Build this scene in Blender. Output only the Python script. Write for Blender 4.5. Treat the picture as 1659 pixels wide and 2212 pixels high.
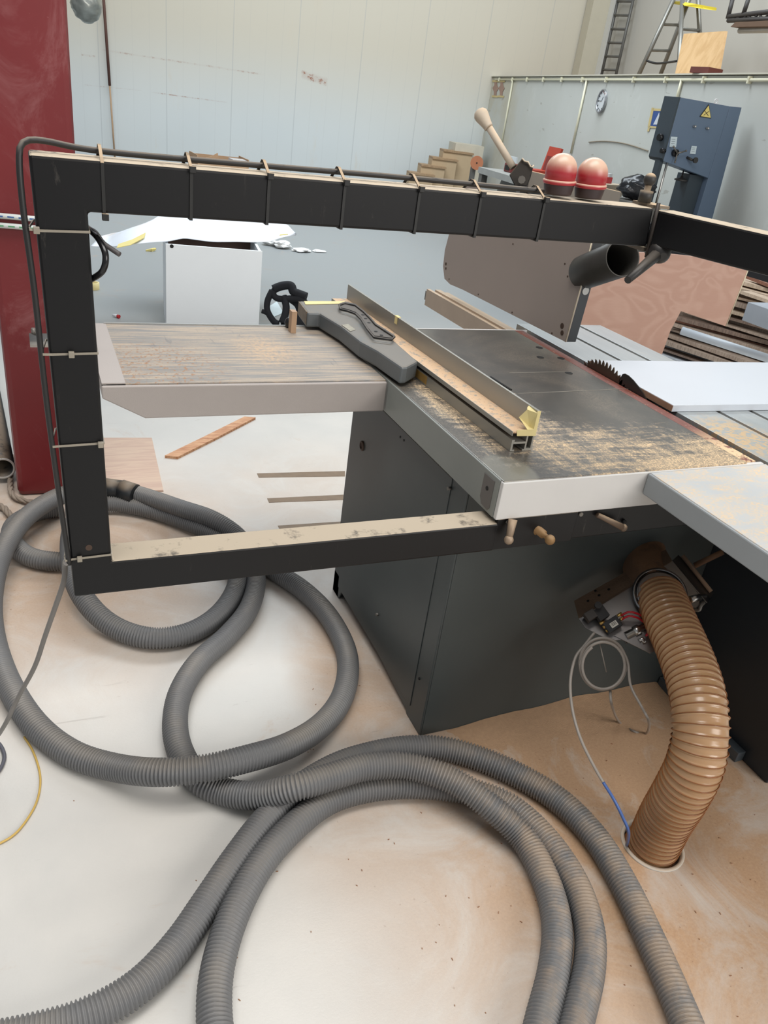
import bpy, bmesh, math, random
from mathutils import Vector, Matrix, noise as mnoise
random.seed(7)
for o in list(bpy.data.objects): bpy.data.objects.remove(o)
V = Vector
sc = bpy.context.scene
COL = sc.collection
# ------------------------------------------------------------------ camera
F_PX, CX, CY, H = 1661.0, 829.5, 1106.0, 1.55
R = Matrix(((0.9155582870877977, -0.08025354487328472, 0.39409693157918596),
            (-0.381985820322497, -0.48015641384657376, 0.7896433697021376),
            (0.12585648977071823, -0.8735039706705799, -0.47026689996779875)))
cam_d = bpy.data.cameras.new('camera'); cam = bpy.data.objects.new('camera', cam_d); COL.objects.link(cam)
cam_d.sensor_fit = 'VERTICAL'; cam_d.sensor_height = 24.0; cam_d.lens = F_PX/2212.0*24.0
cam_d.clip_start = 0.05; cam_d.clip_end = 100
m = Matrix.Identity(4)
for i in range(3):
    m[i][0] = R[i][0]; m[i][1] = -R[i][1]; m[i][2] = -R[i][2]
m[2][3] = H
cam.matrix_world = m
sc.camera = cam
# ------------------------------------------------------------------ world, lights, exposure
sc.view_settings.view_transform = 'Standard'; sc.view_settings.look = 'None'
sc.view_settings.gamma = 1.0; sc.view_settings.exposure = 0.0; sc.view_settings.use_curve_mapping = False
w = bpy.data.worlds.new('overcast'); sc.world = w; w.use_nodes = True
w.node_tree.nodes['Background'].inputs[0].default_value = (0.93, 0.96, 1.0, 1)
w.node_tree.nodes['Background'].inputs[1].default_value = 0.30
def area(name, loc, target, sx, sy, energy, color):
    l = bpy.data.lights.new(name, 'AREA'); l.shape = 'RECTANGLE'; l.size = sx; l.size_y = sy
    l.energy = energy; l.color = color
    o = bpy.data.objects.new(name, l); COL.objects.link(o); o.location = loc
    o.rotation_euler = (V(target)-V(loc)).to_track_quat('-Z', 'Y').to_euler()
    return o
area('skylight_near', (0.2, 0.9, 5.5), (0.2, 0.9, 0), 4.0, 2.2, 225, (1.0, 0.975, 0.94))
area('skylight_far', (3.0, 8.5, 7.0), (3.2, 9.5, 0), 9.0, 3.0, 820, (0.86, 0.94, 1.0))
area('open_gate_light', (3.5, -4.4, 3.6), (1.4, 3.0, 0.6), 4.0, 3.2, 285, (1.0, 0.965, 0.92))
# ------------------------------------------------------------------ measuring helpers (points of the place)
def ray(px, py): return R @ V(((px-CX)/F_PX, (py-CY)/F_PX, 1.0))
O = V((0, 0, H))
def pz(px, py, z): d = ray(px, py); return O + d*((z-H)/d.z)
def py_(px, py, y): d = ray(px, py); return O + d*(y/d.y)
def px_(px, py, x): d = ray(px, py); return O + d*(x/d.x)
def pd(px, py, dep): return O + ray(px, py)*dep
def onpl(px, py, p0, n): d = ray(px, py); return O + d*((V(p0)-O).dot(n)/d.dot(n))
# ------------------------------------------------------------------ materials
def srgb(r, g, b):
    f = lambda c: (c/255/12.92) if c/255 <= .04045 else ((c/255+.055)/1.055)**2.4
    return (f(r), f(g), f(b), 1)
class NT:
    def __init__(s, name):
        s.m = bpy.data.materials.new(name); s.m.use_nodes = True; s.t = s.m.node_tree
        s.b = s.t.nodes['Principled BSDF']; s.L = s.t.links
        s.geo = s.n('ShaderNodeNewGeometry')
        s.pos = s.geo.outputs['Position']
    def n(s, k, **kw):
        x = s.t.nodes.new(k)
        for a, v in kw.items(): setattr(x, a, v)
        return x
    def set(s, inp, v):
        if hasattr(v, 'is_output'): s.L.new(v, inp)
        elif v is not None: inp.default_value = v
    def math(s, op, a, b=None, c=None, clamp=False):
        x = s.n('ShaderNodeMath', operation=op); x.use_clamp = clamp
        for i, v in enumerate((a, b, c)): s.set(x.inputs[i], v)
        return x.outputs[0]
    def noise(s, scale, detail=4, rough=.55, vec=None, dist=0.0, out='Fac'):
        x = s.n('ShaderNodeTexNoise'); s.L.new(vec or s.pos, x.inputs['Vector'])
        x.inputs['Scale'].default_value = scale; x.inputs['Detail'].default_value = detail
        x.inputs['Roughness'].default_value = rough; x.inputs['Distortion'].default_value = dist
        return x.outputs[out]
    def scalev(s, v, rot=(0, 0, 0), loc=(0, 0, 0)):
        x = s.n('ShaderNodeMapping'); s.L.new(s.pos, x.inputs[0])
        x.inputs['Scale'].default_value = v; x.inputs['Rotation'].default_value = rot; x.inputs['Location'].default_value = loc
        return x.outputs[0]
    def ramp(s, v, lo, hi):
        x = s.n('ShaderNodeMapRange'); x.interpolation_type = 'SMOOTHSTEP'
        s.L.new(v, x.inputs[0]); x.inputs[1].default_value = lo; x.inputs[2].default_value = hi
        return x.outputs[0]
    def mix(s, f, a, b, mode='MIX'):
        x = s.n('ShaderNodeMix', data_type='RGBA', blend_type=mode)
        s.set(x.inputs[0], f); s.set(x.inputs[6], a); s.set(x.inputs[7], b)
        return x.outputs[2]
    def blob(s, cx, cy, cz, r, soft=1.0, sx=1, sy=1, sz=1):
        v = s.n('ShaderNodeVectorMath', operation='SUBTRACT'); s.L.new(s.pos, v.inputs[0]); v.inputs[1].default_value = (cx, cy, cz)
        u = s.n('ShaderNodeVectorMath', operation='MULTIPLY'); s.L.new(v.outputs[0], u.inputs[0]); u.inputs[1].default_value = (sx, sy, sz)
        l = s.n('ShaderNodeVectorMath', operation='LENGTH'); s.L.new(u.outputs[0], l.inputs[0])
        return s.ramp(l.outputs['Value'], r*(1+soft*.5), r*(1-soft*.5))
    def bump(s, h, st, dist=.01):
        x = s.n('ShaderNodeBump'); s.L.new(h, x.inputs['Height']); x.inputs['Strength'].default_value = st; x.inputs['Distance'].default_value = dist
        s.L.new(x.outputs[0], s.b.inputs['Normal'])
    def done(s, col, rough=.5, metal=0.0, spec=None):
        s.set(s.b.inputs['Base Color'], col); s.set(s.b.inputs['Roughness'], rough); s.b.inputs['Metallic'].default_value = metal
        if spec is not None: s.b.inputs['Specular IOR Level'].default_value = spec
        return s.m
DUST = srgb(206, 180, 148)
MC = {}
def M(name, col, rough=.55, metal=0.0, var=.12, scale=9, dust=0.0, dustcol=DUST, bump=0.0, bscale=60, spec=None, scratch=0.0, coat=0):
    if name in MC: return MC[name]
    s = NT(name); c = col
    n1 = s.noise(scale)
    lo = tuple(x*(1-var) for x in col[:3])+(1,); hi = tuple(min(1, x*(1+var)) for x in col[:3])+(1,)
    c = s.mix(n1, lo, hi)
    if scratch:
        sv = s.noise(3, 6, .75, s.scalev((14, 14, 2.5), (.3, .5, .2)), 1.2)
        c = s.mix(s.math('MULTIPLY', s.ramp(sv, .62, .75), scratch), c, (.34, .30, .26, 1))
    rg = rough
    if dust:
        sep = s.n('ShaderNodeSeparateXYZ'); s.L.new(s.geo.outputs['Normal'], sep.inputs[0])
        up = s.ramp(sep.outputs[2], .35, .92)
        f = s.math('MULTIPLY', s.math('MULTIPLY', up, dust), s.ramp(s.noise(22, 5, .7), .22, .5), clamp=True)
        c = s.mix(f, c, dustcol)
        rg = s.math('ADD', s.math('MULTIPLY', f, .9-rough), rough)
    if bump: s.bump(s.noise(bscale, 3), bump, .004)
    mt = s.done(c, rg, metal, spec)
    if coat: s.b.inputs['Coat Weight'].default_value = coat
    MC[name] = mt
    return mt
# ------------------------------------------------------------------ mesh helpers
def face(bm, vs, sm=False):
    try: f = bm.faces.new(vs); f.smooth = sm; return f
    except ValueError: return None
def obox(bm, c, ax, h):
    c = V(c); a = [V(x).normalized()*k for x, k in zip(ax, h)]
    vs = [bm.verts.new(c+a[0]*i+a[1]*j+a[2]*k) for i in (-1, 1) for j in (-1, 1) for k in (-1, 1)]
    for q in ((0, 1, 3, 2), (4, 6, 7, 5), (0, 4, 5, 1), (2, 3, 7, 6), (0, 2, 6, 4), (1, 5, 7, 3)): face(bm, [vs[i] for i in q])
def box(bm, x0, x1, y0, y1, z0, z1):
    obox(bm, ((x0+x1)/2, (y0+y1)/2, (z0+z1)/2), ((1, 0, 0), (0, 1, 0), (0, 0, 1)), (abs(x1-x0)/2, abs(y1-y0)/2, abs(z1-z0)/2))
def prism(bm, pts, vec):
    vec = V(vec); a = [bm.verts.new(V(p)) for p in pts]; b = [bm.verts.new(V(p)+vec) for p in pts]; n = len(a)
    face(bm, a); face(bm, b[::-1])
    for i in range(n): face(bm, (a[i], b[i], b[(i+1) % n], a[(i+1) % n]))
def ring_frame(pts):
    n = len(pts); T = []
    for i in range(n):
        t = (pts[min(i+1, n-1)]-pts[max(i-1, 0)]); T.append(t.normalized() if t.length > 1e-9 else V((0, 0, 1)))
    up = V((0, 0, 1)) if abs(T[0].z) < .9 else V((1, 0, 0))
    N = [(up-T[0]*up.dot(T[0])).normalized()]
    for i in range(1, n):
        v = N[-1]-T[i]*N[-1].dot(T[i]); N.append(v.normalized())
    return T, N
def tube(bm, pts, r, seg=12, caps=True, closed=False):
    pts = [V(p) for p in pts]; T, N = ring_frame(pts); rings = []
    for i, p in enumerate(pts):
        B = T[i].cross(N[i]); rr = r(i) if callable(r) else r
        rings.append([bm.verts.new(p+(N[i]*math.cos(a)+B*math.sin(a))*rr) for a in [2*math.pi*k/seg for k in range(seg)]])
    for i in range(len(rings)-1):
        for k in range(seg): face(bm, (rings[i][k], rings[i][(k+1) % seg], rings[i+1][(k+1) % seg], rings[i+1][k]), True)
    if caps: face(bm, rings[0][::-1]); face(bm, rings[-1])
    return rings
def cyl(bm, p0, p1, r0, r1=None, seg=20): 
    r1 = r0 if r1 is None else r1
    p0 = V(p0); p1 = V(p1); tube(bm, [p0, p1], lambda i: (r0, r1)[i], seg)
def lathe(bm, o, ax, prof, seg=24, cap=True):
    o = V(o); ax = V(ax).normalized()
    up = Z0 if abs(ax.z) < .9 else V((1, 0, 0)); n_ = (up-ax*up.dot(ax)).normalized(); b_ = ax.cross(n_)
    rings = [[bm.verts.new(o+ax*h+(n_*math.cos(2*math.pi*k/seg)+b_*math.sin(2*math.pi*k/seg))*max(r, 1e-4)) for k in range(seg)] for r, h in prof]
    for i in range(len(rings)-1):
        for k in range(seg): face(bm, (rings[i][k], rings[i][(k+1) % seg], rings[i+1][(k+1) % seg], rings[i+1][k]), True)
    if cap: face(bm, rings[0][::-1]); face(bm, rings[-1])
Z0 = V((0, 0, 1))
def sph(bm, c, r, sc_=(1, 1, 1), seg=20):
    ret = bmesh.ops.create_uvsphere(bm, u_segments=seg, v_segments=seg//2, radius=r)
    for v in ret['verts']: v.co = V((v.co.x*sc_[0], v.co.y*sc_[1], v.co.z*sc_[2]))+V(c)
    for v in ret['verts']:
        for f in v.link_faces: f.smooth = True
def spline(P, step=.01, closed=False):
    P = [V(p) for p in P]; out = []
    n = len(P)
    for i in range(n-1):
        p0 = P[max(i-1, 0)]; p1 = P[i]; p2 = P[i+1]; p3 = P[min(i+2, n-1)]
        k = 24
        for j in range(k):
            t = j/k; t2 = t*t; t3 = t2*t
            out.append(.5*((2*p1)+(p2-p0)*t+(2*p0-5*p1+4*p2-p3)*t2+(3*p1-p0-3*p2+p3)*t3))
    out.append(P[-1])
    # laplacian smoothing then even resampling
    for _ in range(12):
        out = [out[0]]+[out[i]*.5+(out[i-1]+out[i+1])*.25 for i in range(1, len(out)-1)]+[out[-1]]
    res = [out[0]]; acc = 0.0
    for i in range(1, len(out)):
        a = out[i-1]; b = out[i]; L = (b-a).length
        if L < 1e-9: continue
        d = step-acc
        while d <= L:
            res.append(a+(b-a)*(d/L)); d += step
        acc = L-(d-step)
    return res
def obj(name, bm, mat, parent=None, bevel=0.0, solid=0.0, recalc=True):
    if recalc: bmesh.ops.recalc_face_normals(bm, faces=bm.faces)
    me = bpy.data.meshes.new(name)
    if parent is not None:
        r = parent
        while r.parent: r = r.parent
        org = V(r['_o'])
    else:
        xs = [v.co for v in bm.verts]
        org = V(((min(v.x for v in xs)+max(v.x for v in xs))/2, (min(v.y for v in xs)+max(v.y for v in xs))/2, min(v.z for v in xs)))
    for v in bm.verts: v.co -= org
    bm.to_mesh(me); bm.free()
    if not isinstance(mat, (list, tuple)): mat = [mat]
    for x in mat: me.materials.append(x)
    o = bpy.data.objects.new(name, me); COL.objects.link(o)
    if parent is not None: o.parent = parent
    else: o.location = org; o['_o'] = tuple(org)
    if bevel:
        b = o.modifiers.new('bevel', 'BEVEL'); b.width = bevel; b.segments = 2; b.limit_method = 'ANGLE'; b.harden_normals = False
    if solid:
        b = o.modifiers.new('solid', 'SOLIDIFY'); b.thickness = solid; b.offset = 0
    return o
def B(): return bmesh.new()
def tag(o, label, cat, group=None, kind=None):
    o['label'] = label; o['category'] = cat
    if group: o['group'] = group
    if kind: o['kind'] = kind
    return o
def thing(name, label, cat, loc, group=None):
    o = bpy.data.objects.new(name, None); COL.objects.link(o); o.location = loc; o['_o'] = tuple(loc)
    o.empty_display_size = .05
    return tag(o, label, cat, group)
def struct(name, bm, mat, parent=None, **k):
    o = obj(name, bm, mat, parent, **k)
    if parent is None: o['kind'] = 'structure'
    return o
X, Y, Z = V((1, 0, 0)), V((0, 1, 0)), V((0, 0, 1))

# ================================================================== SETTING
# ---- floor
s = NT('floor_paint')
n = s.noise(1.1, 5, .6); n2 = s.noise(7, 5, .65); n3 = s.noise(140, 3, .7); n4 = s.noise(3.2, 6, .7, None, 1.5)
base = s.mix(s.ramp(n, .35, .7), srgb(204, 202, 197), srgb(218, 214, 207))
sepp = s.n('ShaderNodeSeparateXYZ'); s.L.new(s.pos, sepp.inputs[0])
base = s.mix(s.ramp(sepp.outputs[1], 3.2, 6.0), base, srgb(144, 148, 149))      # weaker light further back, put into the floor colour
dm = None
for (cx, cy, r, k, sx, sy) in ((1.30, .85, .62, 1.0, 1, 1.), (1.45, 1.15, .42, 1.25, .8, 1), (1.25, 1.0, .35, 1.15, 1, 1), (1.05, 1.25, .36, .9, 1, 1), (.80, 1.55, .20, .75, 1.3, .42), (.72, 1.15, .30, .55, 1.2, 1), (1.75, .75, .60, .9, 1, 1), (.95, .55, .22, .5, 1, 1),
                              (1.15, .25, .5, .6, 1, 1), (.95, 2.4, .6, .28, 1, 1), (1.05, 2.75, .5, .3, 1, 1), (-.05, 2.5, .7, .75, 1, 1.1), (.35, 2.35, .45, .45, 1, 1.3)):  # far-left dust blobs also paint in the shade around the extension table
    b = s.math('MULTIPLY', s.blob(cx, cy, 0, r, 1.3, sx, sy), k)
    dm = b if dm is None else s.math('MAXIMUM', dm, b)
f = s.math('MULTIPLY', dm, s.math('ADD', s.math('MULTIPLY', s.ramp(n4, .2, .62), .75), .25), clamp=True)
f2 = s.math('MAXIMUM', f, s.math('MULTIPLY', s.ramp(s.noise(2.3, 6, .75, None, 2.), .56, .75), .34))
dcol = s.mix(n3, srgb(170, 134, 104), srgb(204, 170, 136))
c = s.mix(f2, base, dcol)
speck = s.ramp(s.noise(85, 2, .5), .70, .76)
c = s.mix(s.math('MULTIPLY', speck, s.math('MULTIPLY', f2, .6)), c, srgb(120, 80, 50))
streak = s.ramp(s.noise(4, 5, .7, s.scalev((1, 9, 1), (0, 0, .5)), 1), .66, .74)
c = s.mix(s.math('MULTIPLY', streak, .25), c, srgb(130, 118, 108))
s.bump(s.math('ADD', n3, s.math('MULTIPLY', n2, .6)), .22, .003)
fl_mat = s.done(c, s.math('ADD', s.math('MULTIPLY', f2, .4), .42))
bm = B(); hx, hy, hr = 1.308, .865, .070          # a round hole for the brown suction hose
outer = [V((-8, -5, 0)), V((14, -5, 0)), V((14, 20, 0)), V((-8, 20, 0))]
rim = [bm.verts.new((hx+hr*math.cos(a), hy+hr*math.sin(a), 0)) for a in [2*math.pi*k/32 for k in range(32)]]
rim2 = [bm.verts.new((v.co.x, v.co.y, -.12)) for v in rim]
mid = [bm.verts.new((hx+.4*math.cos(a), hy+.4*math.sin(a), 0)) for a in [2*math.pi*k/32 for k in range(32)]]
for k in range(32):
    face(bm, (rim[k], rim[(k+1) % 32], rim2[(k+1) % 32], rim2[k])); face(bm, (rim[k], mid[k], mid[(k+1) % 32], rim[(k+1) % 32]))
oc = [bm.verts.new(p) for p in outer]
for q, (k0, k1) in zip(((1, 2), (2, 3), (3, 0), (0, 1)), ((0, 8), (8, 16), (16, 24), (24, 32))):
    pass
cs = {4: oc[2], 12: oc[3], 20: oc[0], 28: oc[1]}
ks = sorted(cs)
for i, k in enumerate(ks):
    k2 = ks[(i+1) % 4]; span = [(k+j) % 32 for j in range(9)]
    for j in range(8):
        tgt = cs[k] if j < 4 else cs[k2]
        face(bm, (mid[span[j]], tgt, mid[span[j+1]]))
    face(bm, (mid[span[4]], cs[k], cs[k2]))
for f_ in bm.faces:
    if f_.normal.z < 0: pass
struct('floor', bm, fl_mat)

# ---- far walls
U = V((.970, -.243, 0)).normalized(); W = V((.243, .970, 0)).normalized(); P1 = V((7.565, 13.38, 0))
def onback(px, py, off=0.0): return onpl(px, py, P1-W*off, W)
s = NT('wall_panel_paint')
sep = s.n('ShaderNodeSeparateXYZ'); s.L.new(s.pos, sep.inputs[0])
u_ = s.math('ADD', s.math('MULTIPLY', sep.outputs[0], U.x), s.math('MULTIPLY', sep.outputs[1], U.y))
def lines(s, u, pitch, w0, off=0.0):
    fr = s.math('FRACT', s.math('DIVIDE', s.math('ADD', u, off), pitch))
    d = s.math('MINIMUM', fr, s.math('SUBTRACT', 1.0, fr))
    return s.ramp(d, w0/pitch, w0*.4/pitch)
seam = lines(s, u_, 1.05, .010, .32); fine = lines(s, u_, .2625, .008, .32)
c = s.mix(s.noise(.35, 4), srgb(196, 203, 204), srgb(214, 217, 214))
c = s.mix(s.math('MULTIPLY', s.ramp(sep.outputs[2], .7, 2.4), .9), c, srgb(198, 189, 170))      # dimmer, warmer light high up, painted into the wall colour
c = s.mix(s.math('MULTIPLY', seam, .30), c, srgb(150, 155, 158)); c = s.mix(s.math('MULTIPLY', fine, .10), c, srgb(165, 165, 162))
st = s.ramp(s.noise(1.2, 6, .7, s.scalev((2.0, 2.0, .5))), .60, .75)
c = s.mix(s.math('MULTIPLY', st, .35), c, srgb(205, 190, 165))
rustn = s.ramp(s.noise(9, 6, .8), .5, .6)
def rustband(pxa, pya, pxb, pyb, hw, k):
    a = onback(pxa, pya); b = onback(pxb, pyb); mid_ = (a+b)/2; L = (b-a).length/2
    d = (b-a).normalized()
    sl = d.z/max(1e-6, math.hypot(d.x, d.y))
    um = (mid_.x*U.x+mid_.y*U.y)
    du = s.math('SUBTRACT', u_, um)
    hh = s.math('ABSOLUTE', s.math('SUBTRACT', s.math('SUBTRACT', sep.outputs[2], mid_.z), s.math('MULTIPLY', du, sl)))
    return s.math('MULTIPLY', s.math('MULTIPLY', s.ramp(hh, hw, hw*.3), s.ramp(s.math('ABSOLUTE', du), L, L*.85)), k)
rb = None
for a in ((215, 107, 575, 162, .018, .55), (175, 118, 208, 122, .02, .6), (325, 199, 495, 222, .012, .8), (650, 160, 708, 178, .075, 1.4), (180, 183, 310, 196, .01, .4)):
    q = rustband(*a); rb = q if rb is None else s.math('MAXIMUM', rb, q)
c = s.mix(s.math('MULTIPLY', rb, s.math('ADD', s.math('MULTIPLY', rustn, .7), .12), clamp=True), c, srgb(150, 95, 70))
wall_m = s.done(c, .5)
def vwall(bm, a, b, z0, z1, th, nrm):
    a = V((a.x, a.y, z0)); b = V((b.x, b.y, z0)); n = V(nrm)*th
    prism(bm, [a, b, b+Z*(z1-z0), a+Z*(z1-z0)], n)
corner = V((onback(1310, 0).x, onback(1310, 0).y, 0))
bm = B(); vwall(bm, corner-U*22, corner, 0, 6.2, .15, W); struct('wall_back', bm, wall_m)
# right wall behind the office
PT = 2.10
PA = pz(1065, 167, PT); PB = pz(1659, 163, PT); PD = V((PB.x-PA.x, PB.y-PA.y, 0)).normalized()      # partition heads towards the camera's right
PN = V((PD.y, -PD.x, 0))
if PN.dot(V((0, 0, 0))-PA) < 0: PN = -PN
rw_m = M('right_wall_paint', srgb(178, 174, 165), .6, var=.05, scale=.6)
bm = B(); vwall(bm, corner+PD*.0, corner+PD*15, 0, 6.2, .15, -PN); struct('wall_right', bm, rw_m)
# painted corner pillar with a white cover strip
t1 = M('pillar_paint', srgb(188, 180, 160), .55, var=.05); 
bm = B(); c0 = onback(1262, 160); c0.z = 0
obox(bm, V((corner.x, corner.y, 3.1))-U*.19-W*.2+PD*.0, (U, W, Z), (.16, .15, 3.1)); struct('trim_1', bm, t1)
bm = B(); obox(bm, V((corner.x, corner.y, 3.1))+PN*.03+PD*.42, (PD, PN, Z), (.10, .03, 3.1)); struct('trim_2', bm, M('cover_strip', srgb(205, 203, 196), .5, var=.03))
# ---- office partition
s = NT('partition_paint')
sep = s.n('ShaderNodeSeparateXYZ'); s.L.new(s.pos, sep.inputs[0])
c = s.mix(s.noise(.8, 5, .6), srgb(184, 186, 178), srgb(206, 208, 204))
tan = s.math('MULTIPLY', s.blob(PA.x, PA.y, 1.7, 1.7, 1.2), .6)
c = s.mix(s.math('MULTIPLY', tan, s.ramp(s.noise(1.2, 4, .6), .35, .6)), c, srgb(186, 176, 148))
sm = s.ramp(s.noise(1.5, 6, .7, None, .5), .58, .74)
c = s.mix(s.math('MULTIPLY', sm, .3), c, srgb(222, 224, 220))
tk = s.ramp(s.noise(3.0, 3, .5, s.scalev((1.2, 1.2, 6))), .70, .73)
c = s.mix(s.math('MULTIPLY', tk, .35), c, srgb(120, 110, 92))
part_m = s.done(c, .55)
bm = B(); vwall(bm, PA, PA+PD*14, 0, PT, .12, -PN); struct('wall_office', bm, part_m)
# return wall + flat roof of the office, carries the ladders
bm = B(); vwall(bm, PA-PN*.12, PA-PN*1.2, 0, PT, .1, PD); struct('wall_office_side', bm, part_m)
E = (corner-PA).dot(-PN)
bm = B(); a = V((PA.x, PA.y, PT)); 
prism(bm, [a-PN*.12, a-PN*E*.98, a-PN*E*.98+PD*14, a-PN*.12+PD*14], -Z*.06); struct('ceiling_office', bm, M('roof_board', srgb(150, 130, 105), .7))
bm = B(); obox(bm, a+PD*7+Z*.012-PN*.05, (PD, PN, Z), (7, .08, .006)); struct('trim_3', bm, M('trim_cream', srgb(205, 200, 184), .5, var=.05))
def onp(px, py, off=0.0): return onpl(px, py, PA+PN*off, PN)
# conduits on the partition
con = M('cream_conduit', srgb(222, 218, 192), .45, var=.04)
cn = thing('cable_conduit', 'cream cable conduit running along the top of the office partition with three drops', 'conduit', onp(1268, 170, .02))
bm = B(); z = PT-.035
tube(bm, [V((PA.x, PA.y, z))+PD*.25+PN*.02, V((PA.x, PA.y, z))+PD*13+PN*.02], .013, 8); obj('top_run', bm, con, cn)
for (xa, ya, xb, yb) in ((1107, 178, 1089, 330), (1268, 172, 1233, 332), (1474, 168, 1462, 230)):
    a = onp(xa, ya, .02); b = onp(xb, yb, .02); b.x = a.x; b.y = a.y
    bm = B(); tube(bm, [V((a.x, a.y, z)), b], .014, 8); obj('drop', bm, con, cn)
for k in range(12):
    bm = B(); p = V((PA.x, PA.y, z))+PD*(.5+.75*k)+PN*.022; obox(bm, p, (PD, PN, Z), (.012, .018, .028)); obj('clip', bm, con, cn)

# ================================================================== STEEL COLUMN (left)
s = NT('red_oxide_paint')
n1 = s.noise(2.2, 5, .6); c = s.mix(n1, srgb(98, 26, 30), srgb(122, 36, 39))
smr = s.ramp(s.noise(3.5, 6, .75, s.scalev((1, 1, .6), (.4, .3, 0)), 1.2), .50, .72)
c = s.mix(s.math('MULTIPLY', smr, .36), c, srgb(160, 112, 112))
sc1 = s.ramp(s.noise(2.0, 4, .8, s.scalev((9, 9, 60), (.5, .2, 0))), .70, .74)
c = s.mix(s.math('MULTIPLY', sc1, .4), c, srgb(196, 150, 150))
red_m = s.done(c, .42)
cb = (pz(30, 1050, 0), pz(75, 1071, 0), pz(205, 1064, 0))
bm = B(); e1 = (cb[2]-cb[1]).normalized(); wd = (cb[2]-cb[1]).length; e2 = V((-e1.y, e1.x, 0))
q0 = cb[1]-e1*.06
prism(bm, [q0, cb[2], cb[2]+e2*.30, q0+e2*.30], Z*4.2)
col_o = struct('column_1', bm, red_m, bevel=.022); col_o.name = 'steel_column'
col_o['kind'] = 'structure'; col_o['label'] = 'tall dark red painted steel column at the left edge'
CF = q0; CFn = -e2

# ================================================================== TABLE SAW
iron = NT('cast_table_dusty'); s = iron
st1 = s.noise(3, 6, .7, s.scalev((3.2, 18, 1), (0, 0, .35)), .8)
st2 = s.noise(5, 7, .78, s.scalev((9, 2.2, 1), (0, 0, -.15)), .6)
gr = s.noise(260, 2, .6); grc = s.ramp(gr, .44, .62)
c = s.mix(s.noise(6, 4), srgb(66, 65, 63), srgb(96, 94, 90))
m1 = None
for (cx, cy, r, k, sx, sy) in ((1.44, 1.205, .13, 1.05, .42, 1.6), (1.53, 1.25, .14, .95, .7, 1.1), (1.18, 1.215, .10, .80, .6, 1.6), (1.08, 1.40, .13, .74, .9, .55), (.93, 1.62, .06, .80, 1, .22), (1.22, 1.34, .20, .68, .5, 1.3),
                              (1.14, 1.66, .05, .85, 1.1, .4), (1.10, 1.50, .05, .75, .8, .6), (.93, 1.36, .045, .65, 1, .4), (1.30, 1.27, .12, .78, .5, 1.8), (1.06, 1.86, .10, .30, 1, .3), (1.3, 2.1, .25, .22, 1, 1)):
    b = s.math('MULTIPLY', s.blob(cx, cy, .89, r, 1.5, sx, sy, 1), k); m1 = b if m1 is None else s.math('MAXIMUM', m1, b)
val = s.math('ADD', m1, s.math('MULTIPLY', s.math('SUBTRACT', st1, .5), 1.5))
val = s.math('ADD', val, s.math('MULTIPLY', s.math('SUBTRACT', st2, .5), 1.3))
sd = s.math('MULTIPLY', s.ramp(val, .50, .98), s.ramp(m1, .08, .4))
sd = s.math('MULTIPLY', sd, s.math('ADD', s.math('MULTIPLY', grc, .6), .4), clamp=True)
veil = s.math('MULTIPLY', s.ramp(s.noise(1.9, 5, .65, None, .8), .40, .66), s.math('ADD', .12, s.math('MULTIPLY', grc, .34)))
c = s.mix(veil, c, srgb(150, 138, 122))
c = s.mix(sd, c, srgb(222, 194, 156))
clean = s.blob(.90, 1.235, .89, .07, .25, 1.3, .9, 1)     # polished corner without dust
c = s.mix(s.math('MULTIPLY', clean, .6), c, srgb(138, 135, 124))
s.bump(s.math('MULTIPLY', sd, gr), .35, .003)
iron_m = s.done(c, s.math('ADD', .30, s.math('MULTIPLY', sd, .45)), .25)
grey_side = M('grey_green_enamel', srgb(128, 131, 126), .45, var=.06, scale=5)
white_side = M('pale_grey_enamel', srgb(205, 203, 200), .45, var=.04, scale=12, scratch=.15)
cab_m = M('dark_slate_enamel', srgb(70, 76, 76), .42, var=.22, scale=3.0, dust=.5)
blk = M('black_painted_steel', srgb(13, 13, 15), .42, var=.3, scale=6, dust=1.1, scratch=.12, spec=.35, dustcol=srgb(186, 172, 152))
galv = M('galvanised_sheet', srgb(128, 132, 136), .20, 1.0, var=.12, scale=14, dust=.35, dustcol=srgb(140, 112, 84))
brt = M('bright_steel', srgb(190, 188, 184), .3, 1.0, var=.06)
dull = M('dull_cast_metal', srgb(120, 116, 110), .45, .6, var=.12)
ironw = M('worn_aluminium', srgb(176, 178, 178), .38, .85, var=.08, scale=10)
TX0, TX1, TY0, TY1, ZT, ZB = .853, 1.547, 1.185, 2.285, .89, .80
saw = thing('table_saw', 'large grey panel saw with dust-covered dark cast table and dark cabinet base', 'table saw', (1.30, 1.75, 0))
tt = B(); box(tt, TX0+.004, TX1, TY0+.004, TY1, .872, ZT); tbl = obj('table_top', tt, iron_m, saw, bevel=.002)
bm = B(); box(bm, TX0, TX0+.012, TY0+.012, TY1, ZB, .8885)
obj('side_rail', bm, grey_side, tbl, bevel=.002)
bm = B(); box(bm, TX0+.002, 1.60, TY0, TY0+.012, ZB, .8875); obj('front_rail', bm, white_side, tbl, bevel=.002)
bm = B(); box(bm, TX0+.012, 1.60, TY1-.004, TY1+.003, ZB, .8905); obj('rear_rail', bm, white_side, tbl)
bm = B(); box(bm, TX0+.05, TX1-.02, TY0+.06, TY1-.05, .802, .872); obj('underframe', bm, cab_m, tbl)
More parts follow.
